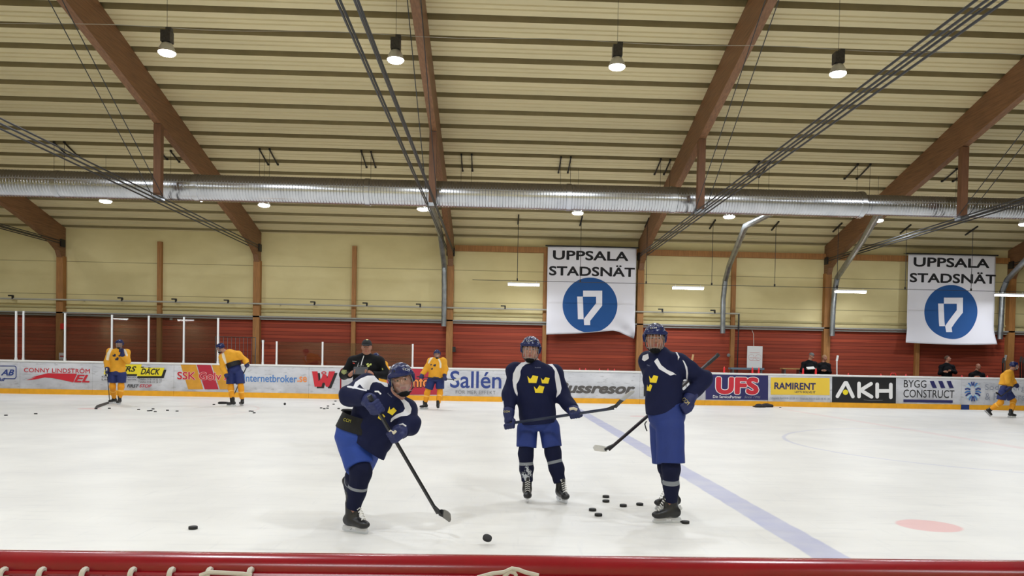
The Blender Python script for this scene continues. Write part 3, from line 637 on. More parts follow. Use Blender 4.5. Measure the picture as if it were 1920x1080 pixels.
# ---------------------------------------------------------------- banners
cloth = mat('banner_cloth', rgb(226, 224, 230), .8, bump=.1, bscale=4)
bblue = mat('banner_blue', rgb(24, 78, 140), .8); bblack = mat('banner_black', rgb(24, 22, 26), .8)
def banner(x0, x1, top, crumpled, label, px0):
    y0 = 32.02; o = empty('banner', ((x0+x1)/2, y0, top), label, 'banner', 'white banners on the far wall')
    def zb(x):
        u = (x-x0)/(x1-x0)
        if crumpled: return np.interp(u, [0, .35, .6, .75, .82, .92, 1.0], [2.68, 2.75, 2.84, 2.90, 2.86, 2.70, 2.58])
        return 2.64+.05*math.sin(u*3.14)*-1
    def cy(x, z):
        u = (x-x0)/(x1-x0); low = max(0.0, (3.7-z)/1.1)
        w = .015*math.sin(5*u+z*1.3)+.012*math.sin(11*u+1)
        if crumpled:
            k = low*max(0, u-.55)/.45
            w += k*(.10*math.sin(18*u+6*z)+.05*math.sin(31*u-9*z))
        else: w += low*low*(-.22)+low*.05*math.sin(9*u)
        return y0+w-.02
    N, K = 48, 44; V = []; Fs = []
    for j in range(K+1):
        for i in range(N+1):
            u = i/N; x = x0+(x1-x0)*u; b = zb(x); z = top+(b-top)*(j/K); flare = 0 if crumpled else max(0, (3.2-z))*.35*(u-.62)
            V.append((x+flare, cy(x, z), z))
    for j in range(K):
        for i in range(N):
            a = j*(N+1)+i; Fs.append((a, a+N+1, a+N+2, a+1))
    mb = MB(); mb.add(V, Fs); c = mb.build('cloth', cloth, o, True); md = c.modifiers.new('thickness', 'SOLIDIFY'); md.thickness = .006
    q = lambda x, y: (px0+x/5.4, 450+y/5.4+(px0-1000)*.0193)
    b = Board(o, q, y0)
    fn = lambda x, z: cy(x, z)-.004
    for tx, a_ in (('UPPSALA', (197, 112, 963, 208)), ('STADSNÄT', (158, 252, 1028, 368))): b.text(tx, *a_, bblack, .028, space=1.02, fn=fn)
    cx, cz = b.XZ(573, 660); R = 1.14; V = [(cx, cz)]; Fs = []
    rings, seg = 14, 64
    for r in range(1, rings+1):
        for k in range(seg): V.append((cx+R*r/rings*math.cos(2*math.pi*k/seg), cz+R*r/rings*math.sin(2*math.pi*k/seg)))
    for k in range(seg): Fs.append((0, 1+k, 1+(k+1) % seg))
    for r in range(rings-1):
        for k in range(seg): a = 1+r*seg; Fs.append((a+k, a+(k+1) % seg, a+seg+(k+1) % seg, a+seg+k))
    V = [(x, max(z, zb(x)+.03)) for x, z in V]
    b.lay('disc', V, Fs, bblue, .006, fn)
    def gridpoly(pts):
        v = [tuple(b.XZ(*p)) for p in pts]; bm = bmesh.new(); vs = [bm.verts.new((x, z, 0)) for x, z in v]; bm.faces.new(vs); bmesh.ops.triangulate(bm, faces=bm.faces)
        bmesh.ops.subdivide_edges(bm, edges=bm.edges, cuts=4, use_grid_fill=True); bmesh.ops.triangulate(bm, faces=bm.faces); bm.verts.index_update()
        r = [(w.co.x, w.co.y) for w in bm.verts], [tuple(w.index for w in f.verts) for f in bm.faces]; bm.free(); return r
    for pts in ([(443, 573), (500, 573), (508, 803), (450, 803)], [(503, 513), (697, 513), (697, 665), (575, 818), (575, 863), (513, 863), (510, 800), (635, 640), (635, 575), (503, 575)]):
        v, f = gridpoly(pts); b.lay('emblem', v, f, mat('banner_white', rgb(232, 230, 236), .8), .012, fn)
    mb = MB(); mb.tube([(x0-.1, y0-.03, top+.02), (x1+.1, y0-.03, top+.02)], .03, 8); mb.build('hanging_rod', M['dark'], o)
    for xx in (x0, x1): 
        mb = MB(); mb.tube([(xx, y0-.03, top+.02), (xx, YF-.1, top+.08)], .012, 5); mb.build('hook', M['dark'], o)
    return o
banner(2.04, 5.72, 6.33, True, 'white banner with blue disc emblem, its lower corner crumpled', 1000)
banner(17.2, 20.93, 6.36, False, 'white banner with blue disc emblem hanging smooth', 1676)

# ---------------------------------------------------------------- goals
def goal(x, y, label, face, extra=None):
    """face = +1: mouth opens away from the spectators, net hangs towards them"""
    o = empty('hockey_goal', (x, y, 0), label, 'goal', None)
    hw, h, r, cr_ = (1.0, 1.139, .0275, .04) if extra else (.945, 1.175, .0275, .12)
    mb = MB(); path = [(x-hw, y, .0), (x-hw, y, h-cr_)]+[(x-hw+cr_*(1-math.cos(a)), y, h-cr_+cr_*math.sin(a)) for a in np.linspace(.2, math.pi/2, 6)]
    path += [(2*x-p[0], p[1], p[2]) for p in path[::-1]]
    mb.tube(path, r, 14); mb.build('frame', M['redpost'], o, True)
    d = -face
    mb = MB(); base = [(x-hw, y, .03)]+[(x-hw*math.cos(a)*1.0, y+d*(.25+.85*math.sin(a)), .03) for a in np.linspace(0, math.pi, 17)]+[(x+hw, y, .03)]
    mb.tube(base, .03, 8); mb.build('base_frame', M['redpost'], o, True)
    rod = [(x-hw+.06, y+d*.0, h-.05)]
    top = [(x-hw*.97, y+d*.03, h-.045)]+[(x-hw*.9*math.cos(a), y+d*(.08+.42*math.sin(a)), h-.05) for a in np.linspace(.1, math.pi-.1, 13)]+[(x+hw*.97, y+d*.03, h-.045)]
    mb = MB(); mb.tube(top, .013, 8); mb.build('top_shelf_bar', M['redpost'], o, True)
    # net: cords between the lower and the upper curve
    bp = lambda t: np.array([np.interp(t, np.linspace(0, 1, len(base)), [p[i] for p in base]) for i in range(3)]); tp_ = lambda t: np.array([np.interp(t, np.linspace(0, 1, len(top)), [p[i] for p in top]) for i in range(3)])
    mb = MB(); n = 42
    for i in range(n+1): mb.tube([bp(i/n), tp_(i/n)], .0022, 4, False)
    for j in range(1, 16):
        f = j/16; mb.tube([bp(t)+(tp_(t)-bp(t))*f for t in np.linspace(0, 1, 30)], .0022, 4, False)
    for i in range(1, 30): p = tp_(i/30); mb.tube([(p[0], y+d*.038, h-.035), p], .0022, 4, False)
    for j in range(1, 7): mb.tube([(lambda p: (p[0], y+d*.04+(p[1]-y-d*.04)*j/7, h-.04))(tp_(t)) for t in np.linspace(.02, .98, 30)], .0022, 4, False)
    tag(mb.build('net', M['cord'], o), kind='stuff')
    return o
near = goal(.05, 1.33, 'red goal frame close to the camera, its crossbar filling the bottom', 1, True)
# lacing bar and cord on the near crossbar
yb = 1.33-.034; bz = at(300, 1077, yb)[2]
mb = MB(); mb.tube([(-.95, yb, bz), (.95, yb, bz)], .004, 6); mb.build('lacing_rod', M['redpost'], near, True)
for px in (7, 79, 159, 249, 322, 393, 470):
    p = at(px, 1076, yb); mb = MB(); ring = [(p[0], yb+.011*math.cos(a), p[2]-.002+.010*math.sin(a)) for a in np.linspace(0, 2*math.pi, 13)]
    mb.tube(ring, .0042, 6, False); mb.build('cord_loop', M['cord'], near, True)
for pts in ([(375, 1079), (392, 1073), (420, 1074), (455, 1076), (472, 1079)], [(895, 1083), (925, 1075), (945, 1073), (960, 1066), (972, 1068), (985, 1073), (1010, 1079)], [(945, 1082), (955, 1072), (965, 1074), (968, 1080)]):
    P = [at(px, py, yb-.012) for px, py in pts]; mb = MB(); mb.tube(P, .0036, 6); mb.build('cord_end', M['cord'], near, True)
gx = (at(642, 745, 28.2)[0]+at(733, 745, 28.2)[0])/2
goal(gx, 28.2, 'red goal behind the coach against the far boards', -1)

# ---------------------------------------------------------------- behind the boards
f = empty('metal_fence', at(442, 690, 31.4)*np.array([1, 1, 0]), 'grey metal crowd fence behind the boards near the bending skater', 'fence')
xa, xb = at(404, 650, 31.4)[0], at(479, 650, 31.4)[0]; zt = at(440, 632, 31.4)[2]
mb = MB(); mb.tube([(xa, 31.4, 0), (xa, 31.4, zt), (xb, 31.4, zt), (xb, 31.4, 0)], .022, 8); mb.tube([(xa, 31.4, .35), (xb, 31.4, .35)], .018, 8); mb.build('frame', M['steel'], f, True)
for i in range(1, 10):
    mb = MB(); x = xa+(xb-xa)*i/10; mb.tube([(x, 31.4, .35), (x, 31.4, zt)], .009, 6); mb.build('upright', M['steel'], f, True)
p = at(117, 612, YF-.3); mb = MB(); mb.box((p[0], YF-.3, p[2]), (.16, .03, .24)); tag(mb.build('wall_sign', M['red']), 'small red sign on the column beside left glass post', 'sign')
p = at(321, 598, YF-.05); mb = MB(); mb.box((p[0], YF-.04, p[2]), (.1, .08, .09)); tag(mb.build('wall_box', M['white']), 'small white box on red wall right of the slim post', 'box')
p = at(117, 668, YF-.3); mb = MB(); mb.box((p[0], YF-.3, p[2]), (.25, .04, .28)); mb.box((p[0], YF-.325, p[2]), (.17, .012, .05), m=1); tag(mb.build('notice', [INK['white'], INK['red']]), 'white and red notice at the column above red lettering', 'notice')
p = at(851, 655, YF-.2); mb = MB(); mb.box((p[0], YF-.2, p[2]), (.14, .12, .22)); tag(mb.build('switch_box', M['dark']), 'dark switch box on column right of third yellow skater', 'box')
for px, py, lab in ((493, 640, 'small grey box on the column right of the fence'), (1366, 666, 'round grey box on the slim post by the whiteboard')):
    p = at(px, py, YF-.28); mb = MB(); mb.lathe([(.001, 0), (.07, .005), (.07, .07), (.001, .075)], 14, (p[0], YF-.3, p[2]), (0, 1, 0)); tag(mb.build('junction_box', M['steel']), lab, 'box')
wb = empty('whiteboard', at(1415, 690, 32.0), 'white coaching board with faint red marks hanging over bench', 'whiteboard'); c = at(1415, 670, 32.0); mb = MB(); mb.box((c[0], 32.0, c[2]), (.64, .03, .93)); mb.build('panel', M['white'], wb)
mb = MB(); 
for py in (661, 671, 676): q = at(1415, py, 31.97); mb.box((q[0], 31.982, q[2]), (.42, .004, .012))
for x in (-.15, .15): mb.tube([(c[0]+x+.12*math.cos(a), 31.982, c[2]+.12*math.sin(a)) for a in np.linspace(0, 2*math.pi, 17)], .004, 4, False)
mb.build('rink_marks', mat('marker_red', rgb(214, 140, 140), .6), wb); mb = MB(); q = at(1416, 617, 32.0); mb.tube([(c[0]-.05, 32, c[2]+.46), (q[0]-.03, 32.1, q[2]-.2), (q[0], YF-.05, q[2])], .012, 6); mb.build('cord', M['cord'], wb)
bn = empty('bench', (14.9, 31.6, .28), 'wooden bench behind the boards left of the two men', 'bench'); a, c = at(1465, 691, 31.6), at(1502, 691, 31.6)
mb = MB(); mb.box(((a[0]+c[0])/2, 31.6, a[2]), (c[0]-a[0], .35, .05)); mb.build('seat', M['wood'], bn)
for xx in (a[0]+.1, c[0]-.1): mb = MB(); mb.box((xx, 31.6, (.28+a[2])/2), (.07, .3, a[2]-.3)); mb.build('leg', M['steel'], bn)
a, c = at(1368, 696, 31.7), at(1430, 690, 31.7); bn2 = empty('bench', ((a[0]+c[0])/2, 31.7, .28), 'blue-grey bench below the whiteboard', 'bench')
mb = MB(); mb.box(((a[0]+c[0])/2, 31.7, c[2]-.04), (c[0]-a[0], .4, .08)); mb.build('seat', mat('blue_grey_paint', rgb(112, 134, 150), .5), bn2)
for xx in (a[0]+.1, c[0]-.1): mb = MB(); mb.box((xx, 31.7, (.28+c[2]-.08)/2), (.08, .3, c[2]-.36)); mb.build('leg', M['steel'], bn2)
sh = empty('bottle_shelf', (12, BY+.32, .28), 'narrow shelf behind the boards carrying drink bottles', 'shelf')
mb = MB(); mb.box((11.5, BY+.28, 1.085), (22, .2, .03)); mb.build('board', M['wood'], sh)
for xx in (2, 6, 10, 14, 18, 22): mb = MB(); mb.box((xx, BY+.28, .675), (.05, .16, .79)); mb.build('leg', M['steel'], sh)
def bottle():
    o = empty('drink_bottle', (0, 0, 0)); mb = MB(); mb.lathe([(.034, 0), (.036, .01), (.036, .07), (.031, .085), (.036, .1), (.036, .15), (.026, .18)], 14); mb.build('body', M['red'], o, True)
    mb = MB(); mb.lathe([(.03, .18), (.03, .2), (.012, .21), (.011, .235), (.006, .24)], 12); mb.build('cap', mat('bottle_cap', rgb(240, 80, 80), .35), o, True); return o
bp_ = None
for px, where, lab in ((1087, 's', 'red drink bottle cap showing right of the middle skater, leftmost'), (1098, 's', 'red drink bottle beside the leftmost one right of middle skater'), (1124, 's', 'red drink bottle alone under the crumpled banner'), (1140, 's', 'red drink bottle below banner, second from timber column'), (1152, 's', 'red drink bottle below banner nearest the timber column'),
                       (1358, 'c', 'tall red drink bottle on board top beside the slim post'), (1411, 'c', 'tall red drink bottle under whiteboard, left of pair'), (1423, 'c', 'tall red drink bottle under whiteboard, right of pair'), (1506, 'c', 'tall red drink bottle in front of man with grey cap'), (1530, 'c', 'tall red drink bottle between the two standing men'),
                       (1591, 's', 'red drink bottle right of the leaning white stick'), (1652, 's', 'red drink bottle left of the red carrier'), (1699, 's', 'red drink bottle right of the red carrier'), (1804, 's', 'red drink bottle left of the seated bald man'), (1852, 's', 'red drink bottle right of the seated bald man')):
    if bp_ is None: o = bp_ = bottle()
    else: o = copy_tree(bp_)
    dep = BY+.05 if where == 'c' else BY+.27; o.location = (at(px, 690, dep)[0], dep, 1.262 if where == 'c' else 1.1); tag(o, lab, 'bottle', 'red drink bottles along the players bench')
    if where == 'c': o.scale = (1, 1, 1)
x = at(1675, 700, BY+.27)[0]; o = empty('bottle_carrier', (x, BY+.27, 1.1), 'red bottle carrier on the shelf behind the black advert', 'carrier'); mb = MB(); mb.box((x, BY+.27, 1.18), (.3, .17, .16)); mb.build('crate', M['red'], o); mb = MB(); mb.tube([(x-.12, BY+.27, 1.25), (x-.08, BY+.27, 1.36), (x+.08, BY+.27, 1.36), (x+.12, BY+.27, 1.25)], .014, 8); mb.build('handle', M['red'], o)
x = at(1207, 685, BY+.27)[0]; mb = MB(); mb.box((x, BY+.27, 1.24), (.2, .12, .28)); tag(mb.build('small_box', mat('tan_box', rgb(206, 160, 90), .6)), 'tan box on the shelf left of the rightmost blue skater', 'box')
# ---------------------------------------------------------------- solid figures from blended distance fields
def axis_coords(lo, hi, h, fine=(), hf=None):
    c = [lo]
    while c[-1] < hi:
        s = h
        for a, b in fine:
            if a-h*.5 <= c[-1] <= b: s = hf
        c.append(c[-1]+s)
    return np.array(c)
class Field:
    def __init__(s, lo, hi, h, fine=None, hf=None):
        s.ax = [axis_coords(lo[i], hi[i], h, [(f[0][i], f[1][i]) for f in (fine or [])], hf) for i in range(3)]
        s.F = np.full([len(a) for a in s.ax], .4)
    def block(s, lo, hi):
        sl = []
        for i in range(3):
            a = np.searchsorted(s.ax[i], lo[i]); b = np.searchsorted(s.ax[i], hi[i]); sl.append(slice(max(a-1, 0), min(b+1, len(s.ax[i]))))
        g = np.meshgrid(*[s.ax[i][sl[i]] for i in range(3)], indexing='ij'); return tuple(sl), np.stack(g, -1)
    def put(s, fn, lo, hi, k=.03, sub=False, m=.06):
        sl, P = s.block(np.array(lo)-m-k, np.array(hi)+m+k)
        if 0 in P.shape: return s
        d = fn(P); a = s.F[sl]
        if sub: d = -d; h = np.maximum(k-np.abs(a-d), 0)/k; s.F[sl] = np.maximum(a, d)+h*h*k/4
        else: h = np.maximum(k-np.abs(a-d), 0)/k; s.F[sl] = np.minimum(a, d)-h*h*k/4
        return s
    def cap(s, a, b, ra, rb=None, k=.03, sub=False, cut=None):
        a, b = np.array(a, float), np.array(b, float); rb = ra if rb is None else rb; ab = b-a; L = max(ab@ab, 1e-9); r = max(ra, rb)
        def fn(P):
            q = P-a; t = np.clip(q@ab/L, 0, 1); d = np.linalg.norm(q-t[..., None]*ab, axis=-1)-(ra+(rb-ra)*t)
            if cut is not None:
                for p0, n in cut: d = np.maximum(d, (P-p0)@np.array(n))
            return d
        return s.put(fn, np.minimum(a, b)-r, np.maximum(a, b)+r, k, sub)
    def ecap(s, a, b, wa, wb, right, k=.04, cut=None, sub=False):
        """tube with an oval section (half width, half depth)"""
        a, b = np.array(a, float), np.array(b, float); ab = b-a; L = np.linalg.norm(ab); n = ab/L; x = unit(np.array(right)-n*np.dot(right, n)); y = np.cross(n, x); r = max(wa+wb)
        def fn(P):
            q = P-a; l = q@n; t = np.clip(l/L, 0, 1); w = wa[0]+(wb[0]-wa[0])*t; d = wa[1]+(wb[1]-wa[1])*t; out = l-t*L; mn = np.minimum(w, d)
            v = (np.sqrt((q@x/w)**2+(q@y/d)**2+(out/mn)**2)-1)*mn
            if cut is not None:
                for p0, c in cut: v = np.maximum(v, (P-p0)@np.array(c))
            return v
        return s.put(fn, np.minimum(a, b)-r, np.maximum(a, b)+r, k, sub)
    def ell(s, c, R, rad, k=.02, sub=False):
        c = np.array(c, float); R = np.array(R, float); rad = np.array(rad, float); r = rad.max()
        def fn(P):
            q = (P-c)@R.T; k0 = np.linalg.norm(q/rad, axis=-1); k1 = np.linalg.norm(q/rad**2, axis=-1); return k0*(k0-1)/np.maximum(k1, 1e-6)
        return s.put(fn, c-r, c+r, k, sub)
    def plane(s, p0, n):
        g = np.meshgrid(*s.ax, indexing='ij'); s.F = np.maximum(s.F, (np.stack(g, -1)-np.array(p0))@unit(n)); return s
    def wrinkle(s, amp, f=38.0, seed=0, stretch=(1, 1, 1)):
        rs = np.random.RandomState(seed); X, Y, Z = np.meshgrid(*s.ax, indexing='ij'); o = 0
        for i in range(5):
            d = rs.normal(size=3)*np.array(stretch); d = d/np.linalg.norm(d); w = f*(.6+.25*i)
            o = o+np.sin((X*d[0]+Y*d[1]+Z*d[2])*w+rs.rand()*6+1.3*np.sin((X*d[1]-Z*d[0]+Y*d[2])*w*.37+rs.rand()*6))/(1+.5*i)
        s.F = s.F+amp*.5*o; return s
    def surface(s):
        F = s.F; F[[0, -1], :, :] = .4; F[:, [0, -1], :] = .4; F[:, :, [0, -1]] = .4
        ins = F < 0; n = np.array(F.shape)-1; acc = np.zeros(list(n)+[3]); cnt = np.zeros(n)
        co = s.ax
        for ax in range(3):
            o1, o2 = [i for i in range(3) if i != ax]
            A = [slice(None)]*3; B = [slice(None)]*3; A[ax] = slice(0, -1); B[ax] = slice(1, None)
            fa, fb = F[tuple(A)], F[tuple(B)]; I = np.argwhere((fa < 0) != (fb < 0)); va, vb = fa[tuple(I.T)], fb[tuple(I.T)]; t = va/(va-vb)
            P = np.stack([co[i][I[:, i]] for i in range(3)], 1); P[:, ax] += t*(co[ax][I[:, ax]+1]-co[ax][I[:, ax]])
            for d1 in (0, -1):
                for d2 in (0, -1):
                    J = I.copy(); J[:, o1] += d1; J[:, o2] += d2
                    np.add.at(acc, tuple(J.T), P); np.add.at(cnt, tuple(J.T), 1)
        has = cnt > 0; idx = np.full(n, -1); idx[has] = np.arange(has.sum()); V = acc[has]/cnt[has][:, None]; Q = []
        for ax in range(3):
            o1, o2 = [(1, 2), (2, 0), (0, 1)][ax]
            A = [slice(None)]*3; B = [slice(None)]*3; A[ax] = slice(0, -1); B[ax] = slice(1, None)
            sa = F[tuple(A)] < 0; sb = F[tuple(B)] < 0; I = np.argwhere(sa != sb); flip = sa[tuple(I.T)]
            def c(d1, d2):
                J = I.copy(); J[:, o1] += d1; J[:, o2] += d2; return idx[tuple(J.T)]
            q = np.stack([c(-1, -1), c(0, -1), c(0, 0), c(-1, 0)], 1); q[~flip] = q[~flip][:, ::-1]; Q.append(q)
        return V, np.concatenate(Q)
    def build(s, name, m, parent, attrs=None):
        V, Q = s.surface(); me = bpy.data.meshes.new(name); me.from_pydata(V.tolist(), [], Q.tolist()); me.polygons.foreach_set('use_smooth', [True]*len(Q))
        for k, fn in (attrs or {}).items():
            a = me.attributes.new(k, 'FLOAT', 'POINT'); a.data.foreach_set('value', np.asarray(fn(V), np.float32))
        me.update(); tree = BVHTree.FromPolygons(V.tolist(), Q.tolist()); o = link(name, me, m, parent); return o, tree
def pattern_mat(name, base, layers, rough=.75, bump=.25, bscale=90, spec=.25, noise=.12):
    """base colour with areas marked by stored signed distances; each layer (attribute, colour)"""
    if name in MATS: return MATS[name]
    m = bpy.data.materials.new(name); m.use_nodes = True; t = m.node_tree; b = t.nodes['Principled BSDF']; tc = node(t, 'ShaderNodeTexCoord')
    n = node(t, 'ShaderNodeTexNoise'); n.inputs['Scale'].default_value = 9; n.inputs['Detail'].default_value = 5; t.links.new(tc.outputs['Object'], n.inputs['Vector'])
    c = mixc(t, n.outputs['Fac'], base, tuple(x*(1-noise*2) for x in base[:3])+(1,))
    for at_, col in layers:
        a = node(t, 'ShaderNodeAttribute', attribute_name=at_); r = node(t, 'ShaderNodeMapRange'); r.inputs[1].default_value, r.inputs[2].default_value = -.0012, .0012; t.links.new(a.outputs['Fac'], r.inputs[0]); c = mixc(t, r.outputs[0], c, col)
    t.links.new(c, b.inputs['Base Color']); b.inputs['Roughness'].default_value = rough; b.inputs['Specular IOR Level'].default_value = spec
    n2 = node(t, 'ShaderNodeTexNoise'); n2.inputs['Scale'].default_value = bscale; t.links.new(tc.outputs['Object'], n2.inputs['Vector']); bp = node(t, 'ShaderNodeBump'); bp.inputs['Strength'].default_value = bump; bp.inputs['Distance'].default_value = .004
    t.links.new(n2.outputs['Fac'], bp.inputs['Height']); t.links.new(bp.outputs[0], b.inputs['Normal']); MATS[name] = m; return m
def poly_sd(poly):
    """signed distance (inside > 0) to a 2D outline"""
    P = np.array(poly, float)
    def fn(q):
        d = np.full(len(q), 1e9); ins = np.zeros(len(q), bool)
        for a, b in zip(P, np.roll(P, -1, 0)):
            e = b-a; w = q-a; t = np.clip(w@e/max(e@e, 1e-12), 0, 1); d = np.minimum(d, np.linalg.norm(w-t[:, None]*e, axis=1))
            c = ((a[1] > q[:, 1]) != (b[1] > q[:, 1])) & (q[:, 0] < e[0]*(q[:, 1]-a[1])/(e[1] if abs(e[1]) > 1e-12 else 1e-12)+a[0]); ins ^= c
        return np.where(ins, d, -d)
    return fn
def to_px(V):
    d = np.asarray(V)-np.array([0, 0, EYE]); w = d@cf; return np.stack([CX+FPX*(d@CR)/w, CY-FPX*(d@CU)/w], 1)
CROWN = [(-.38, 0), (.38, 0), (.41, .16), (.54, .70), (.33, .47), (.24, .40), (.13, .55), (.0, .82), (-.13, .55), (-.24, .40), (-.33, .47), (-.54, .70), (-.41, .16)]
def drape(name, tree, pts, faces, m, parent, lift=.004):
    """lay a flat print (outline in the photograph) on a garment surface"""
    V, keep = [], []
    for p in pts:
        v = ray(*p); h = tree.ray_cast(Vector((0, 0, EYE)), Vector(v).normalized()); 
        if h[0] is None: keep.append(False); V.append((0, 0, 0)); continue
        keep.append(True); V.append(tuple(h[0]-Vector(v).normalized()*lift))
    ok = [i for i, k in enumerate(keep) if k]; mp = {i: j for j, i in enumerate(ok)}
    F2 = [tuple(mp[i] for i in f) for f in faces if all(keep[i] for i in f)]
    if not F2: return None
    me = bpy.data.meshes.new(name); me.from_pydata([V[i] for i in ok], [], F2); me.polygons.foreach_set('use_smooth', [True]*len(F2)); return link(name, me, m, parent)
def fine_poly(poly, cuts=3):
    bm = bmesh.new(); bm.faces.new([bm.verts.new((x, y, 0)) for x, y in poly]); bmesh.ops.triangulate(bm, faces=bm.faces[:])
    bmesh.ops.subdivide_edges(bm, edges=bm.edges[:], cuts=cuts, use_grid_fill=True); bmesh.ops.triangulate(bm, faces=bm.faces[:]); bm.verts.index_update()
    r = [(v.co.x, v.co.y) for v in bm.verts], [tuple(v.index for v in f.verts) for f in bm.faces]; bm.free(); return r
def crown(tree, px, py, w, m, parent, rot=0.0, squash=1.0, h=1.0):
    v, f = fine_poly(CROWN); c, s = math.cos(rot), math.sin(rot); v = [(px+w*(a*squash*c-b*h*s), py-w*(a*squash*s+b*h*c)) for a, b in v]; return drape('crown_emblem', tree, v, f, m, parent)
def word(tree, body, px, py, w, h, m, parent, rot=0.0, name='lettering', shear=0.0, bold=.02):
    v, f = text_mesh(body, 0, shear); v = fit(v, -w/2, -h/2, w/2, h/2); c, s = math.cos(rot), math.sin(rot); v = [(px+a*c-b*s, py-(a*s+b*c)) for a, b, _ in v]; return drape(name, tree, v, f, m, parent, .006)

SKIN = lambda nm, col: pattern_mat('skin_'+nm, col, [('lips', rgb(150, 84, 78)), ('brow', rgb(70, 48, 36))], .55, .12, 120, .4, .08)
def head_axes(face, up=(0, 0, 1)):
    f = unit(face); u = unit(np.array(up, float)-f*np.dot(up, f)); r = np.cross(u, f); return r, f, u           # r: towards the person's left ear
class Figure:
    def __init__(s, label, root, vox, group=None):
        s.o = empty('person', tuple(root), label, 'person', group); s.vox = vox
    # ---- one continuous skin: head, neck, trunk, limbs
    def body(s, J, face, tilt=(0, 0, 1), sk='fair', skin=rgb(206, 150, 124), hands=None, hs=1.0):
        s.J = J; s.hx = head_axes(face, tilt); r, f, u = s.hx; c = np.array(J['head']); s.hs = hs
        H = lambda a, b, d: c+(r*a+f*b+u*d)*hs
        s.H = H; R = np.stack([r, f, u])
        pts = np.array([J[k] for k in J]); lo, hi = pts.min(0)-.2, pts.max(0)+.2
        fine = [(c-.15, c+.15)]
        for h_ in (hands or []): fine.append((np.array(h_['c'])-.12, np.array(h_['c'])+.12))
        F = Field(lo, hi, s.vox*1.6, fine, max(.0045, s.vox*.55))
        F.ell(H(0, -.012, .03), R, np.array((.076, .098, .092))*hs, .02); F.ell(H(0, .022, -.035), R, np.array((.063, .074, .088))*hs, .03); F.ell(H(0, .058, -.098), R, np.array((.034, .034, .026))*hs, .03)
        F.cap(H(-.045, .078, .022), H(.045, .078, .022), .014*hs, k=.02)
        for sx in (-1, 1):
            F.ell(H(.034*sx, .104, -.001), R, np.array((.019, .016, .013))*hs, .012, True); F.ell(H(.04*sx, .058, -.036), R, np.array((.028, .03, .026))*hs, .03); F.ell(H(.079*sx, -.008, -.01), R, np.array((.011, .024, .032))*hs, .01); F.ell(H(.013*sx, .100, -.036), R, np.array((.010, .012, .009))*hs, .01)
        F.cap(H(0, .094, .006), H(0, .118, -.030), .008*hs, .014*hs, .012); F.cap(H(-.02, .090, -.062), H(.02, .090, -.062), .0075*hs, k=.008); F.cap(H(-.017, .090, -.074), H(.017, .090, -.074), .0085*hs, k=.008); F.cap(H(-.024, .100, -.068), H(.024, .100, -.068), .003*hs, k=.006, sub=True)
        nb = np.array(J['neck']); F.cap(H(0, -.02, -.06), nb, .058*hs, .066*hs, .03)
        sp = np.array(J['sb'])-np.array(J['sa'])
        F.ecap(J['pelvis'], J['chest'], (.14, .10), (.15, .10), sp, .04); F.ecap(J['chest'], nb, (.15, .10), (.08, .06), sp, .05); F.cap(J['sa'], J['sb'], .055, k=.05)
        for q in 'ab':
            F.cap(J['s'+q], J['e'+q], .050, .042, .03); F.cap(J['e'+q], J['w'+q], .042, .029, .02); F.cap(J['h'+q], J['k'+q], .078, .054, .04); F.cap(J['k'+q], J['f'+q], .055, .038, .03)
            if not hands: F.cap(J['w'+q], np.array(J['w'+q])+unit(np.array(J['w'+q])-np.array(J['e'+q]))*.05, .028, .024, .02)
        for h_ in (hands or []): s.hand(F, **h_)
        lc = H(0, .10, -.068); bl = [H(.034*sx, .088, .022) for sx in (-1, 1)]
        def lips(V): q = (V-lc)@R.T; return .0-(np.sqrt((q[:, 0]/.024)**2+(q[:, 2]/.011)**2+(q[:, 1]/.05)**2)-1)*.01*hs
        def brow(V):
            d = np.full(len(V), -1.0)
            for b_ in bl: q = (V-b_)@R.T; d = np.maximum(d, -(np.sqrt((q[:, 0]/.024)**2+((q[:, 2]-.002)/.0055)**2+(q[:, 1]/.05)**2)-1)*.006)
            return d
        s.skin, s.skintree = F.build('body', SKIN(sk, skin), s.o, {'lips': lips, 'brow': brow}); s.R = R
        for sx in (-1, 1):
            mb = MB(); mb.lathe([(.012*math.sin(a)*hs, -.012*math.cos(a)*hs) for a in np.linspace(.05, math.pi-.05, 9)], 12, H(.033*sx, .080, -.001), f); mb.lathe([(.0080*hs, .0092*hs), (.005*hs, .0122*hs), (.0005, .0128*hs)], 10, H(.033*sx, .080, -.001), f, 1); mb.build('eye', [mat('eye_white', rgb(178, 166, 158), .3), mat('eye_iris', rgb(40, 34, 32), .2)], s.o, True)
    def hand(s, F, w, c, axis, palm, open_=False):
        """bare hand: wrist w, grip centre c, axis along the held edge, palm = direction from knuckles over the held thing"""
        w, c = np.array(w, float), np.array(c, float); s_ = unit(axis); p = unit(np.array(palm)-s_*np.dot(palm, s_)); d = unit(c-w)
        F.ell((w+c)/2+d*.012, np.stack([s_, d, np.cross(s_, d)]), (.041, .055, .020), .02); F.cap(w-d*.02, w+d*.03, .027, .026, .02)
        for i, (o_, ln) in enumerate(((-.032, .9), (-.011, 1.05), (.010, 1.0), (.030, .82))):
            k0 = c+s_*o_+d*.012; k1 = k0+d*.030*ln+p*.014; k2 = k1+p*.030*ln-d*.004; F.cap(k0, k1, .0098, .0092, .006); F.cap(k1, k2, .0092, .0082, .004)
        t0 = w+d*.03+s_*.038*(-1 if open_ else 1); F.cap(t0, t0+d*.035+p*.006, .013, .0115, .012); F.cap(t0+d*.035+p*.006, t0+d*.055+p*.022, .0112, .0095, .005)
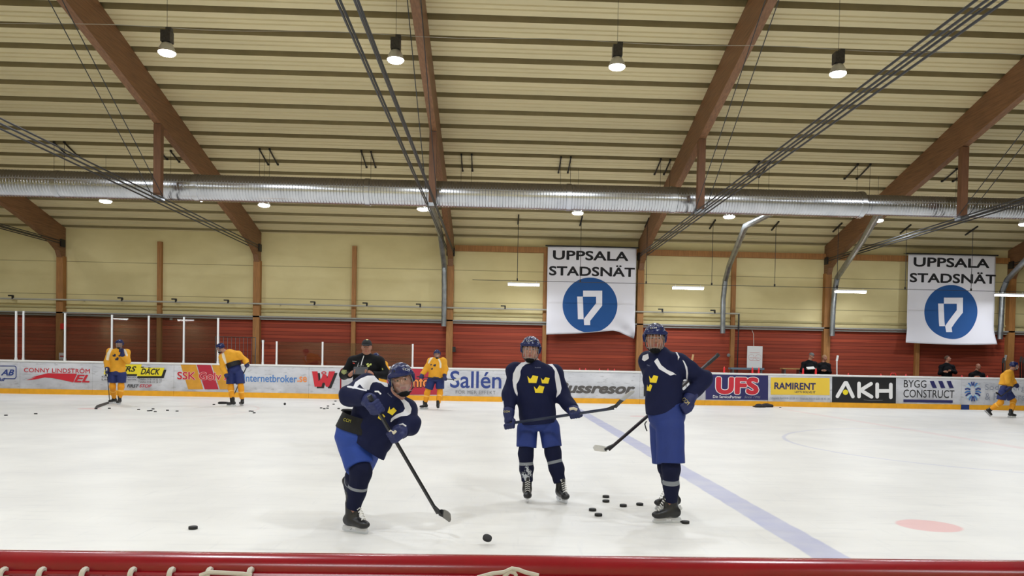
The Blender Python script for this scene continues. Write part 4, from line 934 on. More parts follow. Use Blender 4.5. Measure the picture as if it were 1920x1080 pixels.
    # ---- clothing
    def torso_field(s, J, vox, pad, ext=()):
        pts = np.array([J[k] for k in ('neck', 'chest', 'pelvis', 'sa', 'sb', 'ea', 'eb', 'wa', 'wb')]+list(ext)); return Field(pts.min(0)-pad, pts.max(0)+pad, vox)
    def jersey(s, m, hem, wid=(.225, .155), name='jersey', sleeve=(.092, .082, .066), bulk=.105, attrs=None, wr=.006, seed=1, k=.05, cuff=.0, shoulder_k=.05, flare=1.0, hemn=None):
        J = s.J; F = s.torso_field(J, s.vox, .24, [hem]); sp = np.array(J['sb'])-np.array(J['sa']); hem = np.array(hem, float); ch = np.array(J['chest']); nb = np.array(J['neck'])
        dn = unit(hem-ch) if hemn is None else unit(hemn); w, d = wid
        F.ecap(hem+dn*.06, ch, (w*flare, d*flare), (w, d), sp, .05); F.ecap(ch, nb-unit(nb-ch)*.05, (w*.98, d*.95), (w*.66, d*.62), sp, .06)
        for q in 'ab':
            sh = np.array(J['s'+q]); el = np.array(J['e'+q]); wr_ = np.array(J['w'+q]); F.cap(nb-unit(nb-ch)*.03, sh, .075*bulk/.105, bulk*.9, shoulder_k); F.ell(sh, np.eye(3), (bulk, bulk, bulk*.92), .04)
            F.cap(sh, el, sleeve[0], sleeve[1], .04); F.cap(el, wr_, sleeve[1], sleeve[2], .035, cut=[(wr_+unit(wr_-el)*cuff, unit(wr_-el))])
        F.cap(nb-unit(nb-ch)*.02, nb+unit(nb-ch)*.012, .085, .074, .03)
        F.wrinkle(wr, 34, seed); 
        side = np.array(sp)/np.linalg.norm(sp)
        P = np.stack(np.meshgrid(*F.ax, indexing='ij'), -1); near = np.ones(F.F.shape, bool)
        # cut the hem, leaving sleeves that hang lower alone
        dist = np.full(F.F.shape, 9.0)
        for q in 'ab':
            el = np.array(J['e'+q]); wr_ = np.array(J['w'+q]); ab = wr_-el; t = np.clip((P-el)@ab/(ab@ab), 0, 1); dist = np.minimum(dist, np.linalg.norm(P-el-t[..., None]*ab, axis=-1)-sleeve[1]-.012)
        cutv = (P-hem)@dn; F.F = np.where(dist > 0, np.maximum(F.F, cutv), F.F)
        s.top, s.toptree = F.build(name, m, s.o, attrs); return s.top
    def pants(s, m, top, knee_f=.72, wid=(.205, .16), leg=(.128, .125), name='pants', seed=3, wr=.006, attrs=None):
        J = s.J; pts = np.array([J[k] for k in ('pelvis', 'ha', 'hb', 'ka', 'kb')]+[top]); F = Field(pts.min(0)-.22, pts.max(0)+.22, s.vox); sp = np.array(J['hb'])-np.array(J['ha']); pv = np.array(J['pelvis'], float); top = np.array(top, float)
        mid = (np.array(J['ha'])+np.array(J['hb']))/2
        F.ecap(top, mid+unit(top-mid)*min(.11, np.linalg.norm(top-mid)*.6), (wid[0]*.9, wid[1]*.9), wid, sp, .05, cut=[(mid-unit(top-mid)*.03, -unit(top-mid)), (top+unit(top-mid)*.03, unit(top-mid))])
        for q in 'ab':
            h, k_ = np.array(J['h'+q]), np.array(J['k'+q]); e = h+(k_-h)*knee_f; dn = unit(k_-h); F.cap(h, e+dn*.05, leg[0], leg[1], .016, cut=[(e, dn)])
        F.wrinkle(wr, 26, seed, (1, 1, .4)); return F.build(name, m, s.o, attrs)[0]
    def sock(s, q, m, r=(.078, .074, .050), attrs=None, name='sock', seed=5):
        J = s.J; k, a = np.array(J['k'+q]), np.array(J['f'+q]); h = np.array(J['h'+q]); F = Field(np.minimum(k, a)-.2, np.maximum(k, a)+.2, s.vox); d = unit(a-k); th = unit(h-k); L = np.linalg.norm(a-k)
        F.cap(k+th*.12, k, .085, r[0]+.006, .02); F.cap(k, k+d*L*.45, r[0], r[1], .03); F.cap(k+d*L*.45, a+d*.0, r[1], r[2], .03, cut=[(a-d*.045, d)]); F.wrinkle(.003, 60, seed); at_ = attrs(k, d, L) if attrs else None
        return F.build(name, m, s.o, at_)[0]
    def skate(s, q, toe, up=(0, 0, 1), m=None):
        a = np.array(s.J['f'+q]); t = unit(toe); u = unit(np.array(up, float)-t*np.dot(up, t)); x = np.cross(t, u); L = lambda p, w, v=0: a+t*p+u*w+x*v
        sk = empty('skate', tuple(a)); sk.parent = s.o; sk.location = Vector(a)-s.o.location
        F = Field(a-.26, a+.26, max(.007, s.vox*.7)); F.cap(L(-.012, .075), L(-.012, -.02), .053, .050, .03); F.ell(L(-.045, -.062), np.stack([t, x, u]), (.052, .042, .05), .03); F.cap(L(.0, -.055), L(.12, -.085), .048, .040, .03); F.ell(L(.135, -.082), np.stack([t, x, u]), (.055, .043, .034), .02); F.cap(L(.055, .0), L(.07, .085), .02, .016, .03); F.plane(L(0, -.115), -u)
        boot = F.build('boot', m or mat('skate_boot', rgb(24, 24, 26), .4, noise=.3, scale=10), sk)[0]
        mb = MB(); O = L(0, 0, -.011); mb.prism([(-.095, -.112), (.165, -.112), (.175, -.142), (.06, -.146), (.045, -.128), (.0, -.128), (-.015, -.146), (-.105, -.142)], O, t, u, -.022 if np.dot(np.cross(t, u), x) < 0 else .022); mb.build('blade_holder', mat('white_blade_holder', rgb(200, 201, 205), .35), sk)
        mb = MB(); mb.prism([(-.115, -.138), (.185, -.138), (.178, -.158), (.14, -.166), (-.08, -.166), (-.11, -.158)], L(0, 0, -.002), t, u, .004); mb.build('blade', M['chrome'], sk)
        if s.vox < .0115:
            lm = mat('white_laces', rgb(214, 212, 208), .8)
            for i in range(6):
                f = i/5; c = L(.055+.06*f, .05-.105*f)+(t*.012+u*.022); mb = MB(); mb.tube([c-x*.026-u*.008, c+t*.004+u*.006, c+x*.026-u*.008], .0048, 6); mb.build('lace', lm, sk, True)
            mb = MB(); mb.tube([L(.035, .075)-x*.035, L(.062, .085)+t*.012, L(.035, .075)+x*.035], .008, 8); mb.build('tongue', lm, sk, True)
        return sk
    def glove(s, q, c, axis, m, cuffm=None, curl=1.0, side=1, length=.16):
        """hockey glove closed round a shaft through c along axis"""
        J = s.J; w, e = np.array(J['w'+q], float), np.array(J['e'+q], float); c = np.array(c, float); s_ = unit(axis); wd = unit(w-c-s_*np.dot(w-c, s_)); p = np.cross(s_, wd)*side; fa = unit(e-w)
        F = Field(np.minimum(c, w)-.22, np.maximum(c, w)+.22, max(.006, s.vox*.75))
        F.cap(w+fa*.075, w+(c-w)*.25, .064, .056, .02, cut=[(w+fa*.08, fa)]); F.cap(w+(c-w)*.2, c+wd*.05+p*.012, .054, .046, .03); F.ell(c+wd*.035+p*.022, np.stack([s_, wd, p]), (.052, .052, .034), .02)
        for i, o_ in enumerate((-.042, -.014, .014, .042)):
            k0 = c+s_*o_+wd*.005+p*.040; k1 = c+s_*o_*.96-wd*.040+p*.016; k2 = c+s_*o_*.92-wd*.026-p*.032*curl; F.cap(k0, k1, .0185, .0175, .004); F.cap(k1, k2, .0172, .0155, .004)
        F.cap(c+wd*.045-p*.005+s_*.04, c+wd*.012-p*.035+s_*.062, .021, .019, .015); F.cap(c+wd*.012-p*.035+s_*.062, c-wd*.022-p*.03+s_*.05, .018, .015, .006)
        for o_ in (-.03, .03): F.cap(c+s_*o_+wd*.06+p*.036, c+s_*o_+wd*.02+p*.052, .018, .018, .01)
        g, tree = F.build('glove', m, s.o); return g, tree
    def helmet(s, m, visor='cage', number=None):
        H, R, hs = s.H, s.R, s.hs; r, f, u = s.hx; c = np.array(s.J['head']); hp = empty('helmet', tuple(c)); hp.parent = s.o; hp.location = Vector(c)-s.o.location
        F = Field(c-.2, c+.2, max(.006, s.vox*.6)); F.ell(H(0, -.008, .032), R, np.array((.104, .128, .112))*hs, .01)
        for sx in (-.05, 0, .05): F.cap(H(sx, .09, .105-abs(sx)*.25), H(sx, -.09, .115-abs(sx)*.25), .018*hs, k=.02)
        F.cap(H(-.09, .075, .045), H(.09, .075, .045), .022*hs, k=.03); F.cap(H(-.098, .0, -.03), H(-.098, -.03, .02), .012, .02, .02); F.cap(H(.098, .0, -.03), H(.098, -.03, .02), .012, .02, .02)
        F.ell(H(0, -.005, .015), R, np.array((.088, .110, .108))*hs, .005, True)
        o1 = H(0, .022, 0); o2 = H(0, 0, .030); P = np.stack(np.meshgrid(*F.ax, indexing='ij'), -1)
        F.F = np.maximum(F.F, np.minimum((P-o1)@f, -((P-o2)@u))); F.F = np.maximum(F.F, -((P-H(0, 0, -.062))@u)-.25*((P-c)@f))
        vents = [H(x, y, z) for x, y, z in ((-.045, .10, .085), (.045, .10, .085), (-.07, .02, .12), (.07, .02, .12), (-.03, -.02, .145), (.03, -.02, .145))]
        def vt(V): return np.max([.011-np.linalg.norm((V-v)@R.T/np.array((.6, 1.5, 1)), axis=1) for v in vents], 0)
        sh, s.htree = F.build('shell', m, hp, {'vent': vt})
        el = lambda az, ev, k=1.0: H(.090*math.sin(az)*math.cos(ev)*k, .012+.122*math.cos(az)*math.cos(ev)*k, -.028+.118*math.sin(ev)*k)
        rad = math.radians; wire = .0019 if s.vox < .012 else .0036; wm = mat('cage_wire', rgb(168, 168, 166), .35, .6)
        cg = empty('face_guard', tuple(c)); cg.parent = hp
        cg.location = (0, 0, 0)
        if visor == 'cage':
            mb = MB()
            for az in (-75, -52, -32, -11, 11, 32, 52, 75): mb.tube([el(rad(az), rad(e)) for e in np.linspace(36, -62, 14)], wire, 5)
            for e in (34, 14, -34, -56): mb.tube([el(rad(a), rad(e)) for a in np.linspace(-86, 86, 20)], wire*1.2, 5)
            mb.build('cage', wm, hp, True)
        else:
            vm = MATS.get('clear_visor')
            if vm is None:
                vm = bpy.data.materials.new('clear_visor'); vm.use_nodes = True; t = vm.node_tree; t.nodes.remove(t.nodes['Principled BSDF']); tr = node(t, 'ShaderNodeBsdfTransparent'); tr.inputs[0].default_value = (.93, .93, .93, 1); gl = node(t, 'ShaderNodeBsdfGlossy'); gl.inputs['Roughness'].default_value = .08; mx = node(t, 'ShaderNodeMixShader'); mx.inputs[0].default_value = .09
                t.links.new(tr.outputs[0], mx.inputs[1]); t.links.new(gl.outputs[0], mx.inputs[2]); t.links.new(mx.outputs[0], t.nodes['Material Output'].inputs[0]); MATS['clear_visor'] = vm
            mb = MB(); N, K = 18, 10; V = [el(rad(a), rad(e)) for e in np.linspace(36, -40, K) for a in np.linspace(-84, 84, N)]; mb.add(V, [(j*N+i, j*N+i+1, (j+1)*N+i+1, (j+1)*N+i) for j in range(K-1) for i in range(N-1)]); mb.build('visor', vm, hp, True)
            mb = MB(); mb.tube([el(rad(a), rad(-40)) for a in np.linspace(-84, 84, 20)], wire, 5); mb.tube([el(rad(-84), rad(e)) for e in np.linspace(36, -40, 8)], wire*1.4, 5); mb.tube([el(rad(84), rad(e)) for e in np.linspace(36, -40, 8)], wire*1.4, 5); mb.build('visor_rim', wm, hp, True)
        bpy.data.objects.remove(cg)
        F = Field(c-.24, c+.2, max(.006, s.vox*.6)); F.ell(H(0, .058, -.116), R, np.array((.05, .058, .032))*hs, .01); F.ell(H(0, .035, -.075), R, np.array((.062, .072, .045))*hs, .005, True); F.build('chin_guard', mat('matte_black_guard', rgb(10, 10, 11), .8, spec=.2), hp)
        for sx in (-1, 1):
            mb = MB(); mb.tube([H(.088*sx, .0, -.03), H(.082*sx, .02, -.08), H(.05*sx, .05, -.12)], .006, 5); mb.build('chin_strap', M['black'], hp, True)
        return hp
    def cap_hat(s, m, brim=True):
        H, R = s.H, s.R; c = np.array(s.J['head']); F = Field(c-.24, c+.24, max(.007, s.vox*.6)); F.ell(H(0, -.012, .045), R, (.087, .108, .092), .01); F.plane(H(0, 0, .032), -s.hx[2])
        if brim:
            F.put(lambda P: (lambda q: np.maximum(np.sqrt((q[..., 0]/.075)**2+((q[..., 1]-.08)/.085)**2)-1, np.abs(q[..., 2]-.036+.9*np.maximum(q[..., 1]-.1, 0)**2*3)/.006-1)*.006)((P-c)@R.T), c-.2, c+.2, .004)
        o, s.htree = F.build('cap' if brim else 'hat', m, s.o); return o
    def hair(s, m, line=.045, back=-.08):
        H, R = s.H, s.R; c = np.array(s.J['head']); F = Field(c-.24, c+.24, max(.007, s.vox*.6)); F.ell(H(0, -.016, .034), R, (.083, .104, .096), .01); P = np.stack(np.meshgrid(*F.ax, indexing='ij'), -1); q = (P-c)@R.T
        F.F = np.maximum(F.F, np.minimum(q[..., 1]-.035, line+.015-q[..., 2])); F.F = np.maximum(F.F, back-q[..., 2]); F.wrinkle(.004, 120, 4); return F.build('hair', m, s.o)[0]
# ---------------------------------------------------------------- sticks
def stick(label, butt, heel, toe, up=(0, 0, 1), shaft_m=None, blade_m=None, tape=None, shaft_tape=None, curve=.02, group='hockey sticks in hand', bh=.075, grip=.12, loc=None):
    butt, heel, toe = [np.array(p, float) for p in (butt, heel, toe)]; o = empty('hockey_stick', tuple(heel), label, 'hockey stick', group)
    d = unit(heel-butt); b = unit(toe-heel); u = unit(np.array(up, float)-b*np.dot(up, b)); nrm = np.cross(b, u)
    mb = MB(); mb.bar(butt, heel-d*.02, .026, .019, up=nrm); mb.build('shaft', shaft_m or mat('stick_shaft', rgb(26, 26, 28), .35, noise=.3, scale=6), o)
    mb = MB(); mb.tube([butt-d*.006, butt+d*.02], .02, 10); mb.bar(butt+d*.02, butt+d*grip, .030, .023, up=nrm); mb.build('grip_tape', shaft_tape or M['black'], o)
    L = np.linalg.norm(toe-heel); N = 9
    def blade(f0, f1, th, grow, m, nm):
        V = []
        for i in range(N+1):
            f = f0+(f1-f0)*i/N; hh = bh*(.78+.3*math.sin(f*2.3)) if f > .06 else bh*.6; top = hh if f < .9 else hh*(1-.5*((f-.9)/.1)**2); lowz = 0 if f < .88 else bh*.45*((f-.88)/.12)**2
            c = heel+b*L*f+nrm*curve*f*f*2
            V += [c+u*(lowz-grow)-nrm*th, c+u*(lowz-grow)+nrm*th, c+u*(top+grow)+nrm*th*.7, c+u*(top+grow)-nrm*th*.7]
        Fs = [(4*i+k, 4*i+(k+1) % 4, 4*i+4+(k+1) % 4, 4*i+4+k) for i in range(N) for k in range(4)]+[(3, 2, 1, 0), (4*N, 4*N+1, 4*N+2, 4*N+3)]
        mb = MB(); mb.add(V, Fs); return mb.build(nm, m, o)
    blade(0, 1, .005, 0, blade_m or mat('stick_blade', rgb(24, 24, 26), .5), 'blade')
    if tape: blade(tape[0], 1.0, .0065, .002, tape[1], 'blade_tape')
    mb = MB(); mb.bar(heel-d*.09, heel+b*.03+u*.02, .025, .023, up=nrm); mb.build('hosel', blade_m or mat('stick_blade', rgb(24, 24, 26), .5), o)
    return o
# ---------------------------------------------------------------- the people
NAVY, BRIGHT, YEL = rgb(17, 23, 60), rgb(27, 62, 148), rgb(240, 172, 52)
navy_j = pattern_mat('navy_jersey', NAVY, [('white', rgb(222, 222, 228))], .8)
yellow_j = pattern_mat('yellow_jersey', YEL, [('white', rgb(232, 222, 200))], .8)
pant_b = mat('bright_blue_pants', BRIGHT, .7, noise=.15, scale=7, bump=.2, bscale=70)
pant_r = mat('royal_blue_pants', rgb(24, 48, 120), .7, noise=.15, scale=7, bump=.2, bscale=70)
pant_n = mat('dark_blue_pants', rgb(24, 40, 100), .7, noise=.15, scale=7)
sock_n = pattern_mat('navy_sock', rgb(16, 21, 52), [('tape', rgb(132, 136, 142)), ('snow', rgb(190, 194, 200))], .85)
sock_y = pattern_mat('yellow_sock', rgb(244, 164, 44), [('tape', rgb(246, 190, 90))], .85)
glove_n = mat('navy_glove', rgb(22, 33, 88), .6, noise=.2, scale=12, bump=.3, bscale=50)
helm_b = pattern_mat('blue_helmet', rgb(14, 27, 80), [('vent', rgb(8, 8, 12))], .25, .0, 40, .45, .05)
gold = mat('crown_yellow', rgb(238, 208, 40), .7); darkcrown = mat('crown_navy', rgb(30, 34, 62), .7)
lettw = mat('lettering_white', rgb(230, 230, 232), .5); lettg = mat('lettering_gold', rgb(232, 214, 130), .5); grey_l = mat('lettering_grey', rgb(130, 134, 160), .6)
collar_m = mat('black_collar', rgb(22, 22, 26), .8)
def px_white(polys, y=None):
    """white panels outlined in the photograph; the outline is carried straight through the garment"""
    f = [poly_sd(p) for p in polys]
    return lambda V: (lambda q: np.max([g(q) for g in f], 0)*.0055)(to_px(V))
def zoom(pts, ox, oy, k): return [(ox+x/k, oy+y/k) for x, y in pts]
def tape_fn(f0, w=.012, snow=None):
    def mk(k, d, L):
        def tp(V): return w-np.abs((V-k)@d-f0*L)
        a = {'tape': tp}
        if snow is not None:
            def sn(V):
                x, z = V[:, 0], V[:, 2]; t = (V-k)@d/L
                rs = .5*np.sin(x*190+3*np.sin(z*64+x*40))*np.sin(z*140+2.2*np.sin(x*105+z*31))+.35*np.sin(x*410+2*np.sin(z*230))*np.sin(z*370+2*np.sin(x*330))+.3*np.sin(z*47+x*60+1)
                return (rs+.42-2.6*np.abs(t-.66)-18*np.abs(x-k[0]-.012)*np.abs(x-k[0]-.012)*12)*.006
            a['snow'] = sn
        else: a['snow'] = lambda V: np.full(len(V), -1.0)
        return a
    return mk
def collar(fig, r=.078, m=None):
    J = fig.J; nb, ch = np.array(J['neck']), np.array(J['chest']); n = unit(nb-ch); x, y, _ = frame_of(n); mb = MB(); mb.tube([nb+n*.012+(x*math.cos(a)+y*math.sin(a))*r for a in np.linspace(0, 2*math.pi, 25)], .014, 8, False); mb.build('collar', m or collar_m, fig.o, True)
UP = np.array([0, 0, .166])

# -- shooter
def shooter():
    d = 6.72; p = lambda x, y, dy=0: at(x, y, d+dy)
    fa = ground(660, 998)+UP
    J = dict(head=p(753, 711, -.12), neck=p(741, 744, -.06), chest=p(714, 763, 0), pelvis=p(676, 816, .05), sa=p(686, 723, .0), ea=p(656, 742, -.17), wa=p(690, 748, -.36), sb=p(759, 768, .02), eb=p(768, 797, -.08), wb=p(752, 808, -.2),
             ha=p(664, 832, .03), hb=p(686, 836, .08), ka=p(677, 885, -.06), kb=p(668, 893, .24), fa=fa, fb=p(655, 915, .62))
    F = Figure('person in navy jersey and bright blue pants following through on a shot', (fa[0], fa[1], 0), .0085)
    F.body(J, (.12, -1, -.05), (-.22, 0, 1), 'fair', rgb(175, 129, 110))
    wp = [zoom([(175, 335), (205, 265), (262, 225), (335, 195), (410, 193), (480, 205), (525, 240), (552, 285), (552, 318), (520, 310), (480, 275), (430, 262), (390, 268), (368, 300), (355, 345), (320, 345), (290, 330), (255, 285), (210, 330)], 630, 670, 5.68),
          zoom([(115, 305), (150, 303), (225, 320), (330, 350), (330, 362), (210, 335), (120, 320)], 630, 670, 5.68),
          zoom([(672, 430), (720, 440), (775, 485), (805, 545), (795, 600), (760, 622), (690, 628), (620, 660), (575, 700), (590, 650), (640, 610), (715, 580), (735, 545), (715, 490)], 630, 670, 5.68)]
    F.jersey(navy_j, p(684, 834, .05), (.222, .165), hemn=np.array([-.62, 0, -.78]), sleeve=(.094, .088, .066), bulk=.10, attrs={'white': px_white(wp)}, wr=.011, seed=2, flare=1.0)
    F.pants(pant_b, p(671, 798, .05), .80, (.215, .18), (.142, .116), seed=3)
    mb = MB(); c = p(672, 797, .05); n = unit(np.array([.28, 0, 1])); x = unit(np.array([1, 0, -.25])); x = unit(x-n*np.dot(x, n)); y = np.cross(n, x)
    V = [c+n*h+x*r_*math.cos(a)+y*.2*math.sin(a) for h, r_ in ((-.055, .186), (.085, .160)) for a in np.linspace(0, 2*math.pi, 33)]; mb.add(V, [(i, i+1, 34+i, 33+i) for i in range(32)]); wbm = mb.build('waistband', mat('deep_black_waistband', rgb(9, 9, 11), .8), F.o, True)
    tree = BVHTree.FromPolygons([tuple(map(float, v)) for v in V], [(i, i+1, 34+i, 33+i) for i in range(32)]); word(tree, 'CCM', 651, 788, 14, 6, mat('lettering_olive', rgb(176, 170, 46), .6), F.o, -.25)
    for q in 'ab': F.sock(q, sock_n, (.088, .078, .056), tape_fn(.36), seed=6)
    F.skate('a', (.9, -.55, 0), (0, 0, 1)); F.skate('b', (-.25, .75, -.75), (-.3, .5, .6))
    hp = F.helmet(helm_b, 'visor'); word(F.htree, 'CCM', 761.5, 692.5, 13, 4.2, lettw, hp, -.22); word(F.htree, '12', 762, 683.5, 7, 4.5, lettw, hp, -.25)
    s0, s1 = p(701, 756, -.43), p(745, 826, -.30); ax = unit(s1-s0); g, t1 = F.glove('a', s0+ax*.03, ax, glove_n, side=-1); g2, t2 = F.glove('b', p(739, 815, -.315), ax, glove_n, side=1)
    mb = MB(); q = p(716, 737, -.40); mb.tube([p(703, 734, -.43), p(709, 734, -.44), p(714, 739, -.43)], .007, 6); mb.build('glove_cuff_trim', lettw, F.o, True); mb = MB(); mb.tube([p(748, 797, -.24), p(755, 795, -.26), p(761, 799, -.24)], .007, 6); mb.build('glove_cuff_trim', lettw, F.o, True); mb = MB(); mb.tube([p(731, 808, -.36), p(739, 812, -.38), p(742, 808, -.37)], .013, 7); mb.build('glove_palm', mat('cream_palm', rgb(206, 196, 172), .8), F.o, True)
    crown(F.toptree, 731, 776, 17, gold, F.o, -.55, .85, 1.0); crown(F.toptree, 712, 786, 14, gold, F.o, -.55, .8, 1.0); word(F.toptree, 'Reebok', 731, 741, 11, 2.4, grey_l, F.o, -.72); collar(F, .07)
    hl, tl = p(823, 966, .05), p(840, 982, .3)
    hl = at(823, 966, 6.62); tl = at(851, 978, 6.5); s0b = s0-ax*.07
    stick('black hockey stick gripped by the shooting skater', s0b, hl, tl, (0.1, -.25, 1), tape=(.35, mat('worn_white_tape', rgb(120, 118, 114), .8)), group=None, bh=.07, grip=.10)
shooter()

# -- middle player holding the stick level
def middle():
    d = 8.4; p = lambda x, y, dy=0: at(x, y, d+dy); fa, fb = ground(988, 939)+UP, ground(1051, 941)+UP
    J = dict(head=p(995, 655, -.02), neck=p(1001, 685, .0), chest=p(1003, 722, .0), pelvis=p(1009, 788, .02), sa=p(967, 697, .02), ea=p(957, 735, .02), wa=p(954, 768, -.08), sb=p(1038, 700, .02), eb=p(1055, 742, .0), wb=p(1073, 768, -.16),
             ha=p(989, 802, .02), hb=p(1030, 802, .02), ka=p(986, 851, -.02), kb=p(1037, 851, -.02), fa=fa, fb=fb)
    F = Figure('person in navy jersey facing forward with the stick held level across the hips', (1.0*(fa+fb)[0]/2, (fa+fb)[1]/2, 0), .0095)
    F.body(J, (-.1, -1, .0), (.04, 0, 1), 'pale', rgb(184, 135, 116))
    Z = lambda pts: zoom(pts, 930, 615, 6.545)
    wp = [Z([(430, 428), (385, 402), (310, 425), (250, 480), (210, 560), (203, 640), (212, 720), (232, 790), (262, 838), (266, 800), (252, 740), (252, 690), (282, 640), (300, 580), (300, 530), (322, 480), (362, 446)]),
          Z([(585, 425), (630, 405), (690, 440), (740, 500), (770, 570), (790, 650), (805, 740), (790, 800), (735, 860), (750, 780), (735, 690), (722, 600), (722, 530), (690, 480), (640, 445)]),
          Z([(75, 895), (90, 893), (98, 950), (100, 1000), (85, 990)])]
    F.jersey(navy_j, p(1008, 793, .02), (.195, .15), sleeve=(.09, .085, .068), bulk=.098, attrs={'white': px_white(wp)}, wr=.010, seed=5, flare=1.06)
    F.pants(pant_r, p(1008, 784, .02), .74, (.205, .135), (.112, .104), seed=8)
    F.sock('a', sock_n, (.078, .076, .056), tape_fn(.30, .016, True), seed=7); F.sock('b', sock_n, (.084, .08, .06), tape_fn(.24, .016), seed=9)
    F.skate('a', (.0, -1, 0)); F.skate('b', (.28, -.9, 0))
    hp = F.helmet(helm_b, 'cage'); word(F.htree, 'CCM', 992.5, 638.7, 11, 3, lettw, hp, .03); word(F.htree, '42', 992, 630, 6, 3.2, lettw, hp)
    c1 = p(953, 792, -.15); s0, s1 = p(962, 793, -.16), p(1081, 775, -.28); ax = unit(s1-s0)
    ga, ta = F.glove('a', s0-ax*.045+np.array([0, 0, -.0]), ax, glove_n, side=-1); word(ta, 'CCM', 950, 771.5, 11, 3.4, lettg, F.o, 0); g, t2 = F.glove('b', s1-ax*.02, ax, glove_n, side=1)
    mb = MB(); q = s1-ax*.02; mb.tube([q+np.array([-.06, -.055, .05]), q+np.array([-.02, -.07, .06]), q+np.array([.015, -.06, .045])], .016, 7); mb.build('glove_palm', mat('cream_palm', rgb(206, 196, 172), .8), F.o, True)
    for k_, (x, y, w) in enumerate(((998.5, 718, 19), (1022, 719, 15.5), (1010.5, 736.8, 18.5))): crown(F.toptree, x, y, w, gold, F.o, -.04, 1, .95)
    word(F.toptree, 'Reebok', 1008.5, 689, 11, 2, grey_l, F.o); collar(F, .07)
    gl = F.o; tree = BVHTree.FromObject if False else None
    bend = at(1155, 765, 8.0); toe = at(1188, 729, 7.9)
    stick('black hockey stick held level by the middle skater, white taped blade up', s0-ax*.03, bend, toe, (-.75, -.15, -.35), tape=(.42, mat('white_blade_tape', rgb(206, 204, 200), .8)), shaft_m=mat('blue_black_shaft', rgb(28, 40, 66), .35, noise=.4, scale=4), group=None, bh=.06, grip=.05)
    return F
middle()

# -- right player, stick behind the back
def right():
    d = 7.32; p = lambda x, y, dy=0: at(x, y, d+dy); fb, fa = ground(1246, 981)+UP, ground(1254, 957)+UP
    J = dict(head=p(1228, 634, -.04), neck=p(1238, 666, .0), chest=p(1243, 705, .0), pelvis=p(1250, 775, .0), sa=p(1217, 677, .08), ea=p(1225, 715, .26), wa=p(1255, 735, .30), sb=p(1270, 680, -.06), eb=p(1317, 710, .04), wb=p(1294, 744, -.06),
             ha=p(1243, 800, .08), hb=p(1257, 800, -.08), ka=p(1250, 876, .05), kb=p(1258, 878, -.12), fa=fa+np.array([.03, 0, 0]), fb=fb+np.array([.06, 0, 0]))
    F = Figure('person in navy jersey turned sideways, hand on hip and stick behind the back', (fb[0], fb[1], 0), .009)
    F.body(J, (-.12, -1, .0), (.02, 0, 1), 'tan', rgb(168, 118, 96))
    Z = lambda pts: zoom(pts, 1190, 595, 6.545)
    wp = [Z([(100, 470), (165, 445), (175, 505), (120, 540), (90, 520)]), Z([(238, 540), (278, 498), (325, 585), (400, 645), (470, 675), (520, 712), (485, 700), (440, 716), (370, 675), (300, 635)]), Z([(490, 405), (510, 410), (552, 485), (545, 505), (530, 525), (530, 480)]), Z([(585, 520), (610, 540), (645, 610), (655, 690), (645, 790), (632, 750), (632, 660), (615, 590)])]
    F.jersey(navy_j, p(1245, 776, .0), (.168, .165), sleeve=(.086, .088, .068), bulk=.098, attrs={'white': px_white(wp)}, wr=.010, seed=11, flare=1.04)
    F.pants(pant_r, p(1250, 760, .0), .88, (.178, .175), (.132, .134), seed=12)
    for q in 'ab': F.sock(q, sock_n, (.082, .074, .056), tape_fn(.34, .022), seed=13)
    F.skate('b', (-1, -.12, 0)); F.skate('a', (-1, -.1, 0))
    hp = F.helmet(helm_b, 'cage'); word(F.htree, 'CCM', 1225, 614.8, 13, 2.8, lettw, hp); word(F.htree, '18', 1227, 606, 7, 3.6, lettw, hp)
    s0, s1 = p(1347, 665, .33), p(1118, 846, .33); ax = unit(s1-s0)
    g, t = F.glove('b', p(1284, 763, -.11), (.55, .2, -.8), glove_n, side=1, curl=.5); word(t, 'CCM', 1286, 752, 15, 7, lettg, F.o, -.75)
    F.glove('a', s0+ax*(np.dot(p(1255, 738, .33)-s0, ax)), ax, glove_n)
    crown(F.toptree, 1224.5, 717.5, 17, gold, F.o, -.08, .95, 1.05); crown(F.toptree, 1216, 733, 13, gold, F.o, -.2, .7, 1.25); word(F.toptree, 'Reebok', 1216, 685, 6, 2, grey_l, F.o, -.3); collar(F, .07)
    mb = MB(); mb.tube([p(1212, 790, -.12), p(1209, 795, -.13), p(1211, 803, -.13), p(1213, 808, -.12)], .006, 6); mb.build('drawstring', M['black'], F.o, True)
    hl = p(1138, 846, .33); stick('dark hockey stick held diagonally behind the back by the rightmost blue skater', s0, hl, p(1114, 847, .30), (0, -.35, 1), shaft_m=mat('maroon_black_shaft', rgb(40, 28, 32), .35, noise=.3, scale=4), tape=(.02, mat('white_blade_tape', rgb(206, 204, 200), .8)), group=None, bh=.055, grip=.15)
right()

